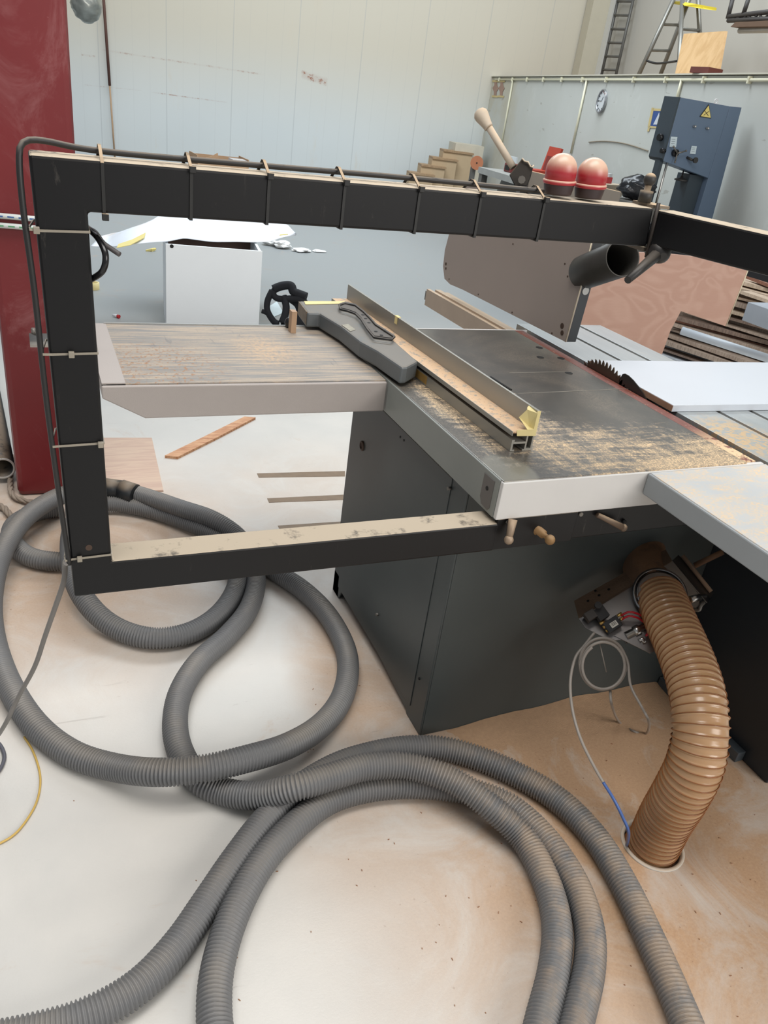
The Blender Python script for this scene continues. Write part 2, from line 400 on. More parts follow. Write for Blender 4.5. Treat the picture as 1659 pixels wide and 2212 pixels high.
# recessed end cap with a screw hole on the side rail
bm = B(); yc = 1.235
pts = [V((TX0-.0015, yc+a, b)) for a, b in ((-.022, .878), (.022, .878), (.022, .822), (.012, .808), (-.014, .806), (-.022, .814))]
prism(bm, pts, X*.003); cap = obj('end_cap', bm, M('end_cap_grey', srgb(96, 92, 88), .5), tbl, bevel=.001)
bm = B(); cyl(bm, (TX0-.0025, yc, .851), (TX0+.001, yc, .851), .005, seg=14); obj('screw_hole', bm, M('near_black', srgb(18, 17, 16), .7), cap)
# red-brown insert strip
s = NT('red_phenolic'); c = s.mix(s.noise(30, 3), srgb(104, 58, 48), srgb(128, 74, 62))
dk = s.math('MULTIPLY', s.blob(1.57, 1.2, .89, .14, 1.2, .6, 1, 1), s.ramp(s.noise(40, 4, .7), .38, .52))
c = s.mix(dk, c, srgb(220, 190, 150)); c = s.mix(s.math('MULTIPLY', s.ramp(s.noise(120, 2), .62, .7), .5), c, srgb(180, 150, 130))
red_ins = s.done(c, .5)
bm = B(); box(bm, TX1, 1.5825, TY0+.012, TY1, .872, .8898); ins = obj('insert_strip', bm, red_ins, tbl, bevel=.001)
hole = M('near_black', srgb(18, 17, 16), .7)
for (x, y) in ((px_h := None) or [(pz(1167, 772, .89).x, pz(1167, 772, .89).y), (pz(1229, 806, .89).x, pz(1229, 806, .89).y), (pz(1165, 751, .89).x, pz(1165, 751, .89).y), (pz(1212, 774, .89).x, pz(1212, 774, .89).y)]):
    bm = B(); cyl(bm, (x, y, .8895), (x, y, .8908), .012, seg=20); obj('table_hole', bm, hole, tbl)
for (a, b) in (((1118, 850), (1400, 838)), ((1100, 805), (1230, 803))):
    p, q = pz(*a, .8905), pz(*b, .8905)
    bm = B(); tube(bm, [p, q], .0006, 6); obj('scribe_line', bm, M('scribe', srgb(150, 145, 135), .5), tbl)
bm = B(); p, q = pz(1060, 815, .8905), pz(1104, 843, .8905); tube(bm, [p, q], .004, 6); obj('slot', bm, hole, tbl)
# left extension table
s = NT('extension_top_dusty')
stx = s.noise(5, 6, .7, s.scalev((1.2, 26, 1), (0, 0, .02)), .3); sty = s.noise(4, 5, .7, s.scalev((16, 3, 1), (0, 0, .5)), .5)
c = s.mix(s.noise(5, 4), srgb(112, 112, 112), srgb(138, 136, 132))
c = s.mix(s.math('MULTIPLY', s.ramp(stx, .38, .62), s.math('ADD', .35, s.math('MULTIPLY', s.noise(240, 2), .5))), c, srgb(196, 172, 144))
c = s.mix(s.math('MULTIPLY', s.ramp(sty, .6, .7), .5), c, srgb(96, 98, 102))
c = s.mix(s.math('MULTIPLY', s.blob(.58, 2.05, .89, .07, 1.6, 1, .6, 1), s.math('MULTIPLY', s.ramp(s.noise(90, 4), .35, .65), .6)), c, srgb(206, 168, 126))
c = s.mix(s.math('MULTIPLY', s.blob(.28, 1.92, .89, .14, 1, 1, .8, 1), s.ramp(s.noise(120, 3), .56, .62)), c, srgb(150, 112, 80))
ext_top = s.done(c, .5, .1)
warm_grey = M('warm_grey_enamel', srgb(166, 158, 153), .5, var=.04, scale=14, bump=.1, bscale=400)
ex = obj('extension_table', (lambda b: (box(b, .135, .848, 1.80, 2.285, .880, .8895), b)[1])(B()), ext_top, saw, bevel=.002)
bm = B(); prism(bm, [V((.126, 1.79, z_ if False else z2)) if False else V((x_, 1.79, z2)) for x_, z2 in ((.126, .886), (.848, .886), (.848, .803), (.222, .803), (.126, .856))], Y*.010)
obj('front_skirt', bm, warm_grey, ex, bevel=.003)
bm = B(); prism(bm, [V((.127, 1.80, .887)), V((.137, 1.80, .887)), V((.137, 1.80, .856)), V((.127, 1.80, .856))], Y*.487); obj('end_skirt', bm, warm_grey, ex)
bm = B(); prism(bm, [V((.127, 1.80, .8905)), V((.180, 1.80, .8905)), V((.180, 1.80, .884)), V((.127, 1.80, .884))], Y*.487); obj('end_strip', bm, warm_grey, ex)
bm = B(); box(bm, .175, .853, 2.284, 2.290, .84, .8935); obj('rear_lip', bm, ironw, ex)
bm = B(); prism(bm, [V((x_, 2.278, z2)) for x_, z2 in ((.135, .87), (.84, .87), (.84, .803), (.222, .803), (.135, .856))], Y*.006); obj('rear_skirt', bm, warm_grey, ex)
# right extension table towards the camera
s = NT('support_top_dusty')
c = s.mix(s.noise(4, 4), srgb(176, 180, 182), srgb(196, 198, 198))
dn = s.noise(5, 6, .7, s.scalev((2, 4, 1), (0, 0, -.6)), .8)
c = s.mix(s.math('MULTIPLY', s.ramp(dn, .36, .72), s.math('ADD', .25, s.math('MULTIPLY', s.ramp(s.noise(160, 3), .4, .6), .75))), c, srgb(222, 194, 156))
sup_top = s.done(c, .5, .1)
re_ = obj('support_table', (lambda b: (box(b, 1.240, 1.600, .35, 1.182, .878, .8885), b)[1])(B()), sup_top, saw, bevel=.003)
cool_grey = M('cool_grey_enamel', srgb(150, 154, 156), .45, var=.04)
bm = B(); box(bm, 1.236, 1.246, .35, 1.1835, .834, .886); obj('side_skirt', bm, cool_grey, re_, bevel=.003)
bm = B(); box(bm, 1.590, 1.600, .35, 1.1835, .834, .878); obj('side_skirt', bm, cool_grey, re_, bevel=.003)
bm = B(); box(bm, 1.236, 1.60, .344, .356, .834, .886); obj('end_skirt', bm, cool_grey, re_, bevel=.003)
# cabinet
CX0, CX1, CY0, CY1 = .889, 1.765, 1.363, 2.10
bm = B(); prism(bm, [V((CX0, y_, z_)) for y_, z_ in ((CY0, .0), (CY0, ZB-.001), (CY1, ZB-.001), (CY1, 0), (CY1-.06, 0), (CY1-.10, .075), (CY0+.10, .012), (CY0+.09, 0))], X*.006)
cab = obj('cabinet', bm, cab_m, saw, bevel=.003)
bm = B(); box(bm, CX0+.0055, CX1, CY0, CY0+.006, .0, ZB-.001); fr = obj('front_panel', bm, cab_m, cab, bevel=.002)
bm = B(); box(bm, CX0+.006, CX1, CY1-.006, CY1, .08, ZB-.001); obj('rear_panel', bm, cab_m, cab)
bm = B(); box(bm, CX0, CX0+.11, CY1-.055, CY1, .0, .085); obj('foot', bm, cab_m, cab, bevel=.002)
bm = B(); box(bm, CX0-.0025, CX0, CY0+.075, CY1-.05, .045, ZB-.03); ap = obj('access_panel', bm, cab_m, cab, bevel=.001)
for (px, py) in ((782, 963),):
    p = px_(px, py, CX0-.004); bm = B(); lathe(bm, p+X*.004, -X, ((.016, 0), (.016, .006), (.010, .008), (.010, .004), (.001, .004)), 20); obj('cable_grommet', bm, M('rust_brown', srgb(70, 52, 40), .6), ap)
for (px, py) in ((865, 944), (873, 951), (905, 1466)):
    p = px_(px, py, CX0-.002); bm = B(); cyl(bm, p+X*.003, p-X*.0015, .0035, seg=10); obj('panel_hole', bm, hole, ap)
for (px, py) in ((973, 1055), (817, 1327)):
    p = px_(px, py, CX0-.002); bm = B(); cyl(bm, p+X*.003, p-X*.008, .005, seg=6); obj('panel_bolt', bm, dull, ap)
# second base towards the camera, under the sliding table
bm = B(); box(bm, 1.775, 2.15, .93, 1.50, 0, .80); leg2 = obj('side_base', bm, M('blue_black_enamel', srgb(38, 45, 52), .4, var=.25, scale=4), saw, bevel=.004)
bm = B(); box(bm, 1.765, 2.12, 1.50, 2.10, .0, .80); obj('side_base', bm, M('blue_black_enamel', srgb(38, 45, 52), .4), saw)
bm = B(); box(bm, 1.745, 1.775, 1.02, 1.36, 0, .035); obj('floor_rail', bm, M('blue_grey_steel', srgb(82, 90, 96), .45), saw, bevel=.002)
# carrier bar under the front rail
bm = B(); box(bm, .866, 1.62, 1.196, 1.204, .724, .797); cbr = obj('carrier_bar', bm, blk, saw, bevel=.002)
bm = B(); box(bm, .866, 1.075, 1.190, 1.196, .722, .797); obj('clamp_plate', bm, blk, cbr, bevel=.001)
bm = B(); box(bm, .866, 1.62, 1.196, 1.245, .792, .798); obj('top_flange', bm, blk, cbr, bevel=.001)
bm = B(); p0 = py_(1108, 1122, 1.180); p1 = py_(1099, 1166, 1.165)
tube(bm, [p0, p1], lambda i: (.010, .007)[i], 8); sph(bm, p1, .0105, seg=14); obj('clamp_lever', bm, M('cream_metal', srgb(150, 130, 110), .5, .2, dust=.3), saw)
bm = B(); p0 = py_(1290, 1112, 1.190); p1 = py_(1347, 1140, 1.172)
tube(bm, [p0, p1], lambda i: (.006, .008)[i], 8); sph(bm, p1, .009, seg=12); obj('clamp_lever', bm, M('brown_dusty_metal', srgb(110, 92, 76), .6, dust=.5), saw)
bm = B(); p0 = py_(1160, 1143, 1.196); p1 = py_(1188, 1166, 1.150); d = p1-p0
tube(bm, [p0, p0+d*.12, p0+d*.13, p0+d*.5, p0+d*.51, p0+d*.85], lambda i: (.013, .013, .010, .010, .006, .006)[i], 14); sph(bm, p1, .0115, seg=16); obj('locking_knob', bm, M('ochre_dusty_metal', srgb(140, 108, 70), .6, .3, dust=.3), saw)
for (px, py) in ((1012+0, 1130), (1350, 1128), (1255, 1111), (1097, 1127)):
    if px < 1070: continue
    p = py_(px, py, 1.190); bm = B(); cyl(bm, p+Y*.006, p-Y*.002, .005, seg=10); obj('bolt', bm, hole if px > 1300 else dull, cbr)
# dust extraction elbow coming out under the table
rustd = M('dust_caked_steel', srgb(104, 78, 58), .8, var=.2, scale=25, dust=.7, dustcol=srgb(140, 104, 74), bump=.3, bscale=120)
bm = B(); e = [pd(1395, 1150, 2.25), pd(1392, 1185, 2.2), pd(1390, 1215, 2.15), pd(1398, 1245, 2.1), pd(1412, 1270, 2.06)]
tube(bm, spline(e, .01), .058, 24); obj('extraction_elbow', bm, rustd, saw)
bm = B(); a = pd(1500, 1222, 2.15); b = pd(1562, 1192, 2.12); tube(bm, [a, b], .008, 8); obj('dusty_rod', bm, rustd, saw)

# ---- saw blade and riving knife
BX = 1.5865
bm = B(); R_ = .175; yc, zc = 1.815, .89+.041-R_
pts = []; NTe = 60
for k in range(NTe):
    a0 = 2*math.pi*k/NTe
    for da, rr in ((0, 1.0), (.022, .985), (.045, .955), (.068, .905), (.088, .925), (.098, .985)):
        a_ = a0+da*1.05; pts.append(V((BX-.0015, yc+R_*rr*math.cos(a_), zc+R_*rr*math.sin(a_))))
prism(bm, pts, X*.003); bl = obj('saw_blade', bm, M('blade_steel', srgb(96, 84, 74), .35, .8, var=.2, scale=18), saw)
bm = B()
kp = [(1.735, .86), (1.738, .908), (1.734, .921), (1.725, .926), (1.708, .926), (1.685, .921), (1.655, .911), (1.628, .899), (1.604, .884), (1.588, .86)]
prism(bm, [V((BX-.0015, y_, z_)) for y_, z_ in kp], X*.003); obj('riving_knife', bm, M('knife_steel', srgb(74, 72, 70), .35, .8), saw)

# ================================================================== SLIDING TABLE
sl = thing('sliding_table', 'aluminium sliding carriage with long grooves to the right of the saw blade', 'sliding table', (1.80, 1.60, .80))
SX0, SX1, SY0, SY1 = 1.612, 1.992, .45, 2.37
s = NT('brushed_aluminium_dusty')
c = s.mix(s.noise(4, 5, .6, s.scalev((14, 1.5, 1))), srgb(160, 166, 168), srgb(186, 192, 193))
c = s.mix(s.math('MULTIPLY', s.blob(1.68, 1.33, .89, .10, 1., 1, .8, 1), s.ramp(s.noise(70, 4, .7), .42, .55)), c, srgb(220, 190, 150))
c = s.mix(s.math('MULTIPLY', s.ramp(s.noise(3, 6, .75, None, 1.3), .52, .70), .35), c, srgb(206, 200, 190))
alu = s.done(c, .40, .55)
slots_ = (1.752, 1.768, 1.874, 1.890)
xs = (SX0, slots_[0], slots_[1], slots_[2], slots_[3], SX1)
bm = B(); prof = []
edge = [(SX0, .805), (SX0, .8895)]
for a, b in ((slots_[0], slots_[1]), (slots_[2], slots_[3])): edge += [(a, .8895), (a, .878), (b, .878), (b, .8895)]
edge += [(SX1, .8895), (SX1, .805)]
prism(bm, [V((x_, SY0, z_)) for x_, z_ in edge], Y*(SY1-SY0)); plate = obj('carriage_plate', bm, alu, sl, bevel=.001)
for a, b in ((slots_[0], slots_[1]), (slots_[2], slots_[3])):
    bm = B(); box(bm, a+.001, b-.001, SY0+.01, SY1-.001, .8785, .8795); obj('groove_floor', bm, M('groove_brown', srgb(120, 104, 88), .6), plate)
bm = B()
rp = [(1.535, .80), (1.535, .868), (1.55, .868), (1.55, .858), (1.575, .858), (1.575, .866), (1.60, .866), (1.60, .856), (1.64, .856), (1.64, .80)]
prism(bm, [V((x_-.0, 2.292, z_)) for x_, z_ in rp], V((-.012, .66, 0)))
obj('guide_rail', bm, M('dusty_rail', srgb(176, 158, 140), .5, .3, var=.12, scale=12, dust=.6, dustcol=srgb(214, 192, 164)), sl, bevel=.001)
bm = B(); p = px_(952, 636, 1.53); obox(bm, V((1.536, 2.955, .838)), (X, Y, Z), (.010, .012, .018)); obj('rail_stop', bm, dull, sl)
bm = B(); box(bm, 1.66, 1.98, .5, 2.36, .72, .804); obj('under_beam', bm, M('blue_black_enamel', srgb(38, 45, 52), .4), sl)
# white board on the sliding table
brd = B(); a = V((1.5915, 1.512, .8905)); dirx = V((1, -.040, 0)).normalized(); diry = V((0, 1, 0))
prism(brd, [a, a+dirx*1.15, a+dirx*1.15+diry*.384, a+diry*.384], Z*.0195)
whb = obj('melamine_board', brd, M('white_melamine', srgb(200, 206, 214), .35, var=.015), bevel=.0008)
tag(whb, 'white melamine board lying across the sliding table beside the saw blade', 'board')
bm = B(); prism(bm, [a+Z*.001-dirx*.0012, a+Z*.001, a+diry*.384+Z*.001, a+diry*.384+Z*.001-dirx*.0012], Z*.0165); obj('raw_edge', bm, M('chipboard_edge', srgb(140, 110, 88), .75, var=.2, scale=60), whb)

# ================================================================== RIP FENCE
fe = thing('rip_fence', 'aluminium rip fence with grey cast carriage lying on the saw table', 'fence', (.97, 1.85, .89))
fd = V((-.028, 1, 0)).normalized(); f0 = V((0, 1.325, 0)); FL = 1.135
fmat = M('anodised_fence', srgb(158, 156, 148), .42, .5, var=.05, scale=6)
def fpr(bm, sec, y0=0.0, L=FL): prism(bm, [V((x_, 0, z_))+f0+fd*y0 for x_, z_ in sec], fd*L)
# base extrusion with an open channel
bm = B(); fpr(bm, [(.953, .8905), (.953, .918), (.960, .918), (.960, .913), (.990, .913), (.990, .934), (.994, .934), (.994, .896), (1.006, .896), (1.006, .934), (1.010, .934), (1.010, .8905), (.994, .8905), (.985, .8905), (.985, .894), (.990, .894), (.990, .908), (.958, .908), (.958, .894), (.964, .894), (.964, .8905)])
obj('base_rail', bm, fmat, fe)
wt = NT('fence_tray_dusty'); s = wt
c = s.mix(s.ramp(s.noise(60, 4, .7), .30, .50), srgb(150, 146, 138), srgb(208, 176, 142)); c = s.mix(s.math('MULTIPLY', s.ramp(s.noise(150, 2), .66, .7), .7), c, srgb(120, 70, 45))
tray_m = s.done(c, .7)
bm = B(); fpr(bm, [(.951, .9345), (1.006, .9345), (1.006, .9385), (.951, .9385)]); obj('tray', bm, tray_m, fe)
bm = B(); fpr(bm, [(.9495, .928), (.951, .928), (.951, .9385), (.9495, .9385)]); obj('tray_lip', bm, fmat, fe)
bm = B(); fpr(bm, [(1.003, .9385), (1.0095, .9385), (1.0095, .987), (1.003, .987)]); obj('fence_plate', bm, fmat, fe, bevel=.0006)
tape = M('masking_tape', srgb(224, 208, 150), .7, var=.06, scale=30)
bm = B(); o_ = f0-Y*.0015
prism(bm, [V((.962, 0, .928))+o_, V((1.0115, 0, .926))+o_, V((1.0115, 0, .9865))+o_, V((1.002, 0, .986))+o_, V((1.0015, 0, .943))+o_, V((.9585, 0, .9425))+o_], Y*.001); obj('masking_tape', bm, tape, fe)
bm = B(); g = [V((1.0022, 1.322, .982)), V((1.0022, 1.36, .985)), V((.993, 1.352, .985)), V((.985, 1.340, .984)), V((.998, 1.335, .945)), V((.975, 1.35, .962)), V((.985, 1.322, .943)), V((1.002, 1.322, .943))]
vs = [bm.verts.new(q) for q in g]
for t_ in ((0, 1, 2), (0, 2, 3), (0, 3, 4), (4, 3, 5), (4, 5, 6), (4, 6, 7), (0, 4, 7)): face(bm, [vs[i] for i in t_])
obj('masking_tape', bm, tape, fe, solid=.0006)
ft = pz(850, 684, .987); bm = B(); tcen = V((1.0063-.028*(ft.y-1.325), ft.y, .0)); 
obox(bm, tcen+Z*.9875, (X, fd, Z), (.005, .012, .001)); obox(bm, tcen+Z*.977+X*-.0045, (X, fd, Z), (.0008, .008, .011)); obj('masking_tape', bm, tape, fe)
wk = M('ochre_label', srgb(150, 118, 62), .6, var=.25, scale=40)
bm = B(); fpr(bm, [(.9525, .894), (.9530, .894), (.9530, .916), (.9525, .916)], .42, .14); obj('worn_label', bm, wk, fe)
# carriage casting
car_m = M('cast_grey_hammered', srgb(96, 101, 103), .42, .1, var=.1, scale=7, dust=.38, dustcol=srgb(150, 136, 118), bump=.08, bscale=300)
zc_ = .945
top = [(645, 650), (752, 651), (800, 690), (903, 780), (880, 792), (868, 793), (815, 757), (778, 737), (735, 703), (690, 676), (664, 675), (645, 652)]
P = [pz(x_, y_, zc_) for x_, y_ in top[:-1]]
bm = B(); prism(bm, P, -Z*.047)
car = obj('carriage', bm, car_m, fe, bevel=.006)
for (px, py, r) in ((735, 716, .008), (878, 803, .010)):
    p = pd(px, py, 1.0); d = ray(px, py)
    # place on the casting's outer flank
    t = (.918-H)/d.z; p = O+d*t
    bm = B(); cyl(bm, p+V((.012, .010, 0)), p-V((.005, .006, 0)), r, seg=16); cyl(bm, p-V((.004, .005, 0)), p-V((.009, .011, 0)), r*.65, seg=6); obj('bolt', bm, brt, fe)
bm = B(); a = [pz(x_, y_, zc_+.001) for x_, y_ in ((657, 651), (745, 651), (747, 656), (660, 658))]; prism(bm, a, Z*.0008); obj('masking_tape', bm, tape, fe)
bm = B(); a = [pz(x_, y_, zc_+.001) for x_, y_ in ((738, 702), (752, 700), (768, 712), (757, 716))]; prism(bm, a, Z*.0004); obj('worn_label', bm, M('label_grey', srgb(150, 145, 130), .5, var=.5, scale=90), fe)
# pale block, metal nameplate and dark knob at the carriage end
bm = B(); a = pz(634, 690, .93); box(bm, a.x-.008, a.x+.008, a.y-.008, a.y+.02, .89, .955); obj('wooden_wedge', bm, M('beech', srgb(170, 140, 112), .6), fe)
bm = B(); a = pz(626, 697, .905); sph(bm, a, .016, (1, 1, 1.1)); obj('locking_knob', bm, M('black_glossy', srgb(22, 22, 24), .25), fe)
bm = B(); a, b_ = P[0], P[-1]; obox(bm, (V(P[0])+V(P[-1]))/2-Z*.02, ((P[0]-P[-1]), X, Z), ((P[0]-P[-1]).length*.45, .0015, .02)); obj('nameplate', bm, M('worn_plate', srgb(120, 105, 85), .5, .3, var=.6, scale=60), fe)

# push handle lying on the carriage
blkp = M('black_plastic', srgb(28, 28, 29), .42, var=.15, dust=.55, dustcol=srgb(120, 112, 104))
hp = [(733, 659), (745, 655), (768, 660), (786, 674), (800, 688), (812, 702), (852, 728), (846, 734), (808, 729), (794, 712), (780, 690), (768, 678), (752, 672), (735, 668)]
ph = thing('push_handle', 'black plastic push handle lying on the grey fence carriage', 'push stick', pz(790, 695, .946))
bm = B(); prism(bm, [pz(x_, y_, .948) for x_, y_ in hp], Z*.006); obj('handle_body', bm, blkp, ph, bevel=.001)
rimp = [pz(x_, y_, .956) for x_, y_ in hp]; rimp.append(rimp[0])
bm = B(); tube(bm, rimp, .0035, 8); obj('raised_rim', bm, blkp, ph)
for (px, py) in ((784, 680), (790, 688), (797, 697), (812, 716), (824, 724)):
    p = pz(px, py, .9545); bm = B(); cyl(bm, p, p+Z*.0006, .005, seg=12); obj('hole', bm, hole, ph)

# ================================================================== OVERHEAD SUPPORT FRAME
YF, DP = 1.190, .062
frm = thing('guard_support_frame', 'black square-tube C-shaped frame carrying the overhead blade guard', 'frame', (.02, 1.22, .72))
bm = B()
ctr = [(.022, .724), (.088, .724), (.870, .719), (.870, .787), (.088, .790), (.077, 1.361), (1.060, 1.368), (1.052, 1.436), (.008, 1.428)]
def fp(i): return V((ctr[i][0], YF, ctr[i][1]))
prism(bm, [fp(0), fp(2), fp(3), V((.0865, YF, .790)), fp(5), fp(6), fp(7), fp(8)], Y*DP); obj('square_tube', bm, blk, frm, bevel=.004)
# swing arm after the hinge
s0, s1 = V((1.058, 1.196, 1.434)), V((1.150, .80, 1.434)); sd_ = (s1-s0).normalized(); sn = V((sd_.y, -sd_.x, 0)); sn = sn if sn.x > 0 else -sn
bm = B(); prism(bm, [s0, s0+sn*.06, s0+sn*.06-Z*.062, s0-Z*.062], sd_*.42); obj('swing_arm', bm, blk, frm, bevel=.004)
bm = B(); box(bm, 1.050, 1.090, 1.192, 1.250, 1.436, 1.441); obj('hinge_plate', bm, M('dusty_steel', srgb(120, 110, 98), .5, .5, dust=.9), frm)
bm = B(); box(bm, 1.052, 1.112, 1.192, 1.25, 1.36, 1.366); obj('hinge_plate', bm, M('dusty_steel', srgb(120, 110, 98), .5, .5), frm)
bm = B(); p = py_(1419, 480, 1.182); tube(bm, [V((1.056, 1.186, 1.446)), V((1.062, 1.186, 1.35))], .0035, 10); obj('hinge_pin', bm, M('dark_pin', srgb(58, 52, 48), .5, .4), frm)
# clamp handle below the hinge
bm = B(); a = pd(1408, 522, 1.46); b_ = pd(1402, 556, 1.46); tube(bm, [a, a+(b_-a)*.55, a+(b_-a)*.56, b_], lambda i: (.012, .010, .005, .004)[i], 16); obj('clamp_bolt', bm, dull, frm)
bm = B(); a = pd(1410, 524, 1.47); b_ = pd(1430, 552, 1.43); tube(bm, [a, a+(b_-a)*.3, a+(b_-a)*.8, b_, b_+(b_-a)*.1], lambda i: (.014, .022, .021, .016, .008)[i], 18)
c_ = pd(1356, 605, 1.38); tube(bm, [a+(b_-a)*.75, c_], lambda i: (.012, .007)[i], 10); obj('clamp_handle', bm, M('dark_plastic_handle', srgb(40, 38, 37), .45, dust=.3, dustcol=srgb(130, 120, 108)), frm)
# cable along the frame
cbl = M('black_rubber_cable', srgb(34, 33, 33), .5, dust=.7, dustcol=srgb(130, 120, 108))
cp = [V((.018, 1.186, .795)), V((.010, 1.186, .95)), V((.004, 1.186, 1.10)), V((.001, 1.186, 1.25)), V((-.004, 1.19, 1.36)), V((-.003, 1.20, 1.425)), V((.006, 1.212, 1.441)), V((.03, 1.222, 1.443)), V((.10, 1.225, 1.437)), V((.3, 1.226, 1.4385)), V((.55, 1.226, 1.442)), V((.80, 1.222, 1.443)), V((.83, 1.222, 1.443))]
bm = B(); tube(bm, spline(cp, .01), .0042, 10); obj('cable', bm, cbl, frm)
tie_m = M('dusty_nylon_tie', srgb(28, 28, 27), .5, dust=.7); tie_l = M('cream_nylon_tie', srgb(150, 142, 128), .5)
def beam_tie(xc, low):
    bm = B(); t = .0012; zt_ = 1.428+(xc-.01)*.0075; zb_ = 1.361+(xc-.08)*.007
    y0, y1 = YF-t, YF+DP+t
    ring = [V((xc, y0, zb_-t)), V((xc, y0, zt_-.003)), V((xc, y0+.008, zt_+.003)), V((xc, 1.222, zt_+.016)), V((xc, 1.23, zt_+.016)), V((xc, y1, zt_)), V((xc, y1, zb_-t))]
    for i in range(len(ring)):
        a = ring[i]; b2 = ring[(i+1) % len(ring)]; d = b2-a; nrm = d.cross(X).normalized()
        obox(bm, (a+b2)/2, (d, X, nrm), (d.length/2+.0005, .0022, .0008))
    tie = obj('cable_tie', bm, tie_m, frm)
    bm = B(); zz = zb_-.004 if low else zt_-.001
    obox(bm, V((xc+.001, YF-.004, zz)), (X, Y, Z), (.0045, .0035, .0045)); obj('tie_head', bm, tie_m, tie, bevel=.0008)
for i, px in enumerate((222, 413, 580, 743, 904, 1036, 1173)):
    beam_tie(py_(px, 370+px*.07, YF).x, i == 0)
for (py, hxf) in ((497, .004), (762, .45), (960, .92), (1207, .22)):
    p = py_(130, py, YF); zz = p.z; t = (1.428-zz)/(1.428-.724); xl = .008+.014*t; xr = .0765+.011*t
    bm = B(); ring = [V((xl-.008, YF-.008, zz)), V((xl+.004, YF-.0025, zz-.002)), V((xr, YF-.0025, zz)), V((xr+.0015, YF+DP, zz)), V((xl-.002, YF+DP, zz)), V((xl-.009, YF+.004, zz))]
    for i in range(len(ring)):
        a = ring[i]; b2 = ring[(i+1) % len(ring)]; d = b2-a; nrm = d.cross(Z).normalized()
        obox(bm, (a+b2)/2, (d, Z, nrm), (d.length/2+.0005, .0016, .0008))
    tie = obj('cable_tie', bm, tie_l, frm)
    bm = B(); obox(bm, V((xl+(xr-xl)*hxf, YF-.0055, zz-.001)), (X, Y, Z), (.004, .0035, .0045)); obj('tie_head', bm, tie_l, tie, bevel=.0008)
# loose cable ends at the inside of the post
bm = B(); tube(bm, spline([pd(190, 493, 1.12), pd(212, 515, 1.09), pd(228, 550, 1.08), pd(222, 585, 1.09), pd(196, 604, 1.12)], .004), .0045, 10); obj('cable_loop', bm, M('black_glossy', srgb(22, 22, 24), .25), frm)
bm = B(); tube(bm, spline([pd(192, 494, 1.12), pd(206, 502, 1.10), pd(222, 524, 1.09), pd(238, 536, 1.09), pd(262, 552, 1.09)], .004), .0036, 8); obj('taped_cable_end', bm, M('old_grey_cable', srgb(84, 80, 80), .55), frm)
bm = B(); p = py_(192, 1183, YF); cyl(bm, p+Y*.002, p-Y*.0006, .0055, seg=16); obj('rivet', bm, M('rust_brown', srgb(96, 62, 48), .6), frm)
# hanging cable under the lower corner to the left
bm = B(); hc = [V((.014, 1.184, .80)), pd(141, 1215, 1.40), pd(138, 1255, 1.42), pd(118, 1315, 1.45), pd(97, 1375, 1.52), pd(75, 1440, 1.58), pd(40, 1505, 1.66), pd(8, 1570, 1.70), pz(-25, 1615, .006), pz(-60, 1640, .006)]
tube(bm, spline(hc, .01), .0048, 10); hcab = obj('hanging_cable', bm, M('grey_pvc_cable', srgb(118, 114, 110), .5, var=.08))
tag(hcab, 'thin grey cable hanging from the frame corner down to the floor at left', 'cable')
hcab.name = 'power_cable'

# ---- warning beacons on the beam
s = NT('red_beacon_plastic_dusty')
sep = s.n('ShaderNodeSeparateXYZ'); s.L.new(s.geo.outputs['Normal'], sep.inputs[0])
c = s.mix(s.ramp(s.math('ADD', sep.outputs[2], s.math('MULTIPLY', s.noise(40, 4), .25)), -.05, .75), srgb(172, 44, 54), srgb(206, 172, 150))
red_b = s.done(c, .35)
def beacon(px, py, y, scale_, label):
    p = py_(px, py, y); r = .0285*scale_
    t = thing('warning_beacon', label, 'warning light', p, 'red beacons on the beam')
    lean = V((-.06, 0, 1)).normalized()
    bm = B(); lathe(bm, p, lean, ((r*.86, 0), (r*.88, r*.1), (r*.97, r*.6), (r*.97, r*.62)), 32); obj('base', bm, M('black_beacon_base', srgb(58, 44, 44), .5, dust=.6), t)
    bm = B(); lathe(bm, p+lean*r*.6, lean, ((r*1.0, 0), (r*1.05, r*.08), (r*1.05, r*.22), (r*.99, r*.26)), 32); obj('collar', bm, red_b, t)
    prof = [(r*.97, r*.82), (r*.975, r*1.42)]+[(r*.97*math.cos(a), r*1.44+r*.95*math.sin(a)) for a in [math.pi/2*k/9 for k in range(1, 10)]]
    bm = B(); lathe(bm, p, lean, prof, 32); obj('dome', bm, red_b, t)
beacon(1204, 419, 1.225, .97, 'red dust-topped warning beacon on the beam, nearer the lever side')
beacon(1270, 427, 1.222, .97, 'red dust-topped warning beacon on the beam, nearer the ball knob')
# ball knob on a stub
bk = thing('ball_knob', 'dusty dark ball knob on a short post at the beam end', 'knob', py_(1392, 440, 1.22))
p = py_(1391, 437, 1.22)
bm = B(); lathe(bm, p, Z, ((.012, 0), (.012, .020), (.006, .021), (.0065, .032)), 18); obj('stub', bm, M('black_dusty', srgb(44, 42, 40), .55, dust=.8), bk)
bm = B(); sph(bm, p+Z*.039, .0115); obj('ball', bm, M('black_dusty', srgb(44, 42, 40), .55, dust=.8), bk)
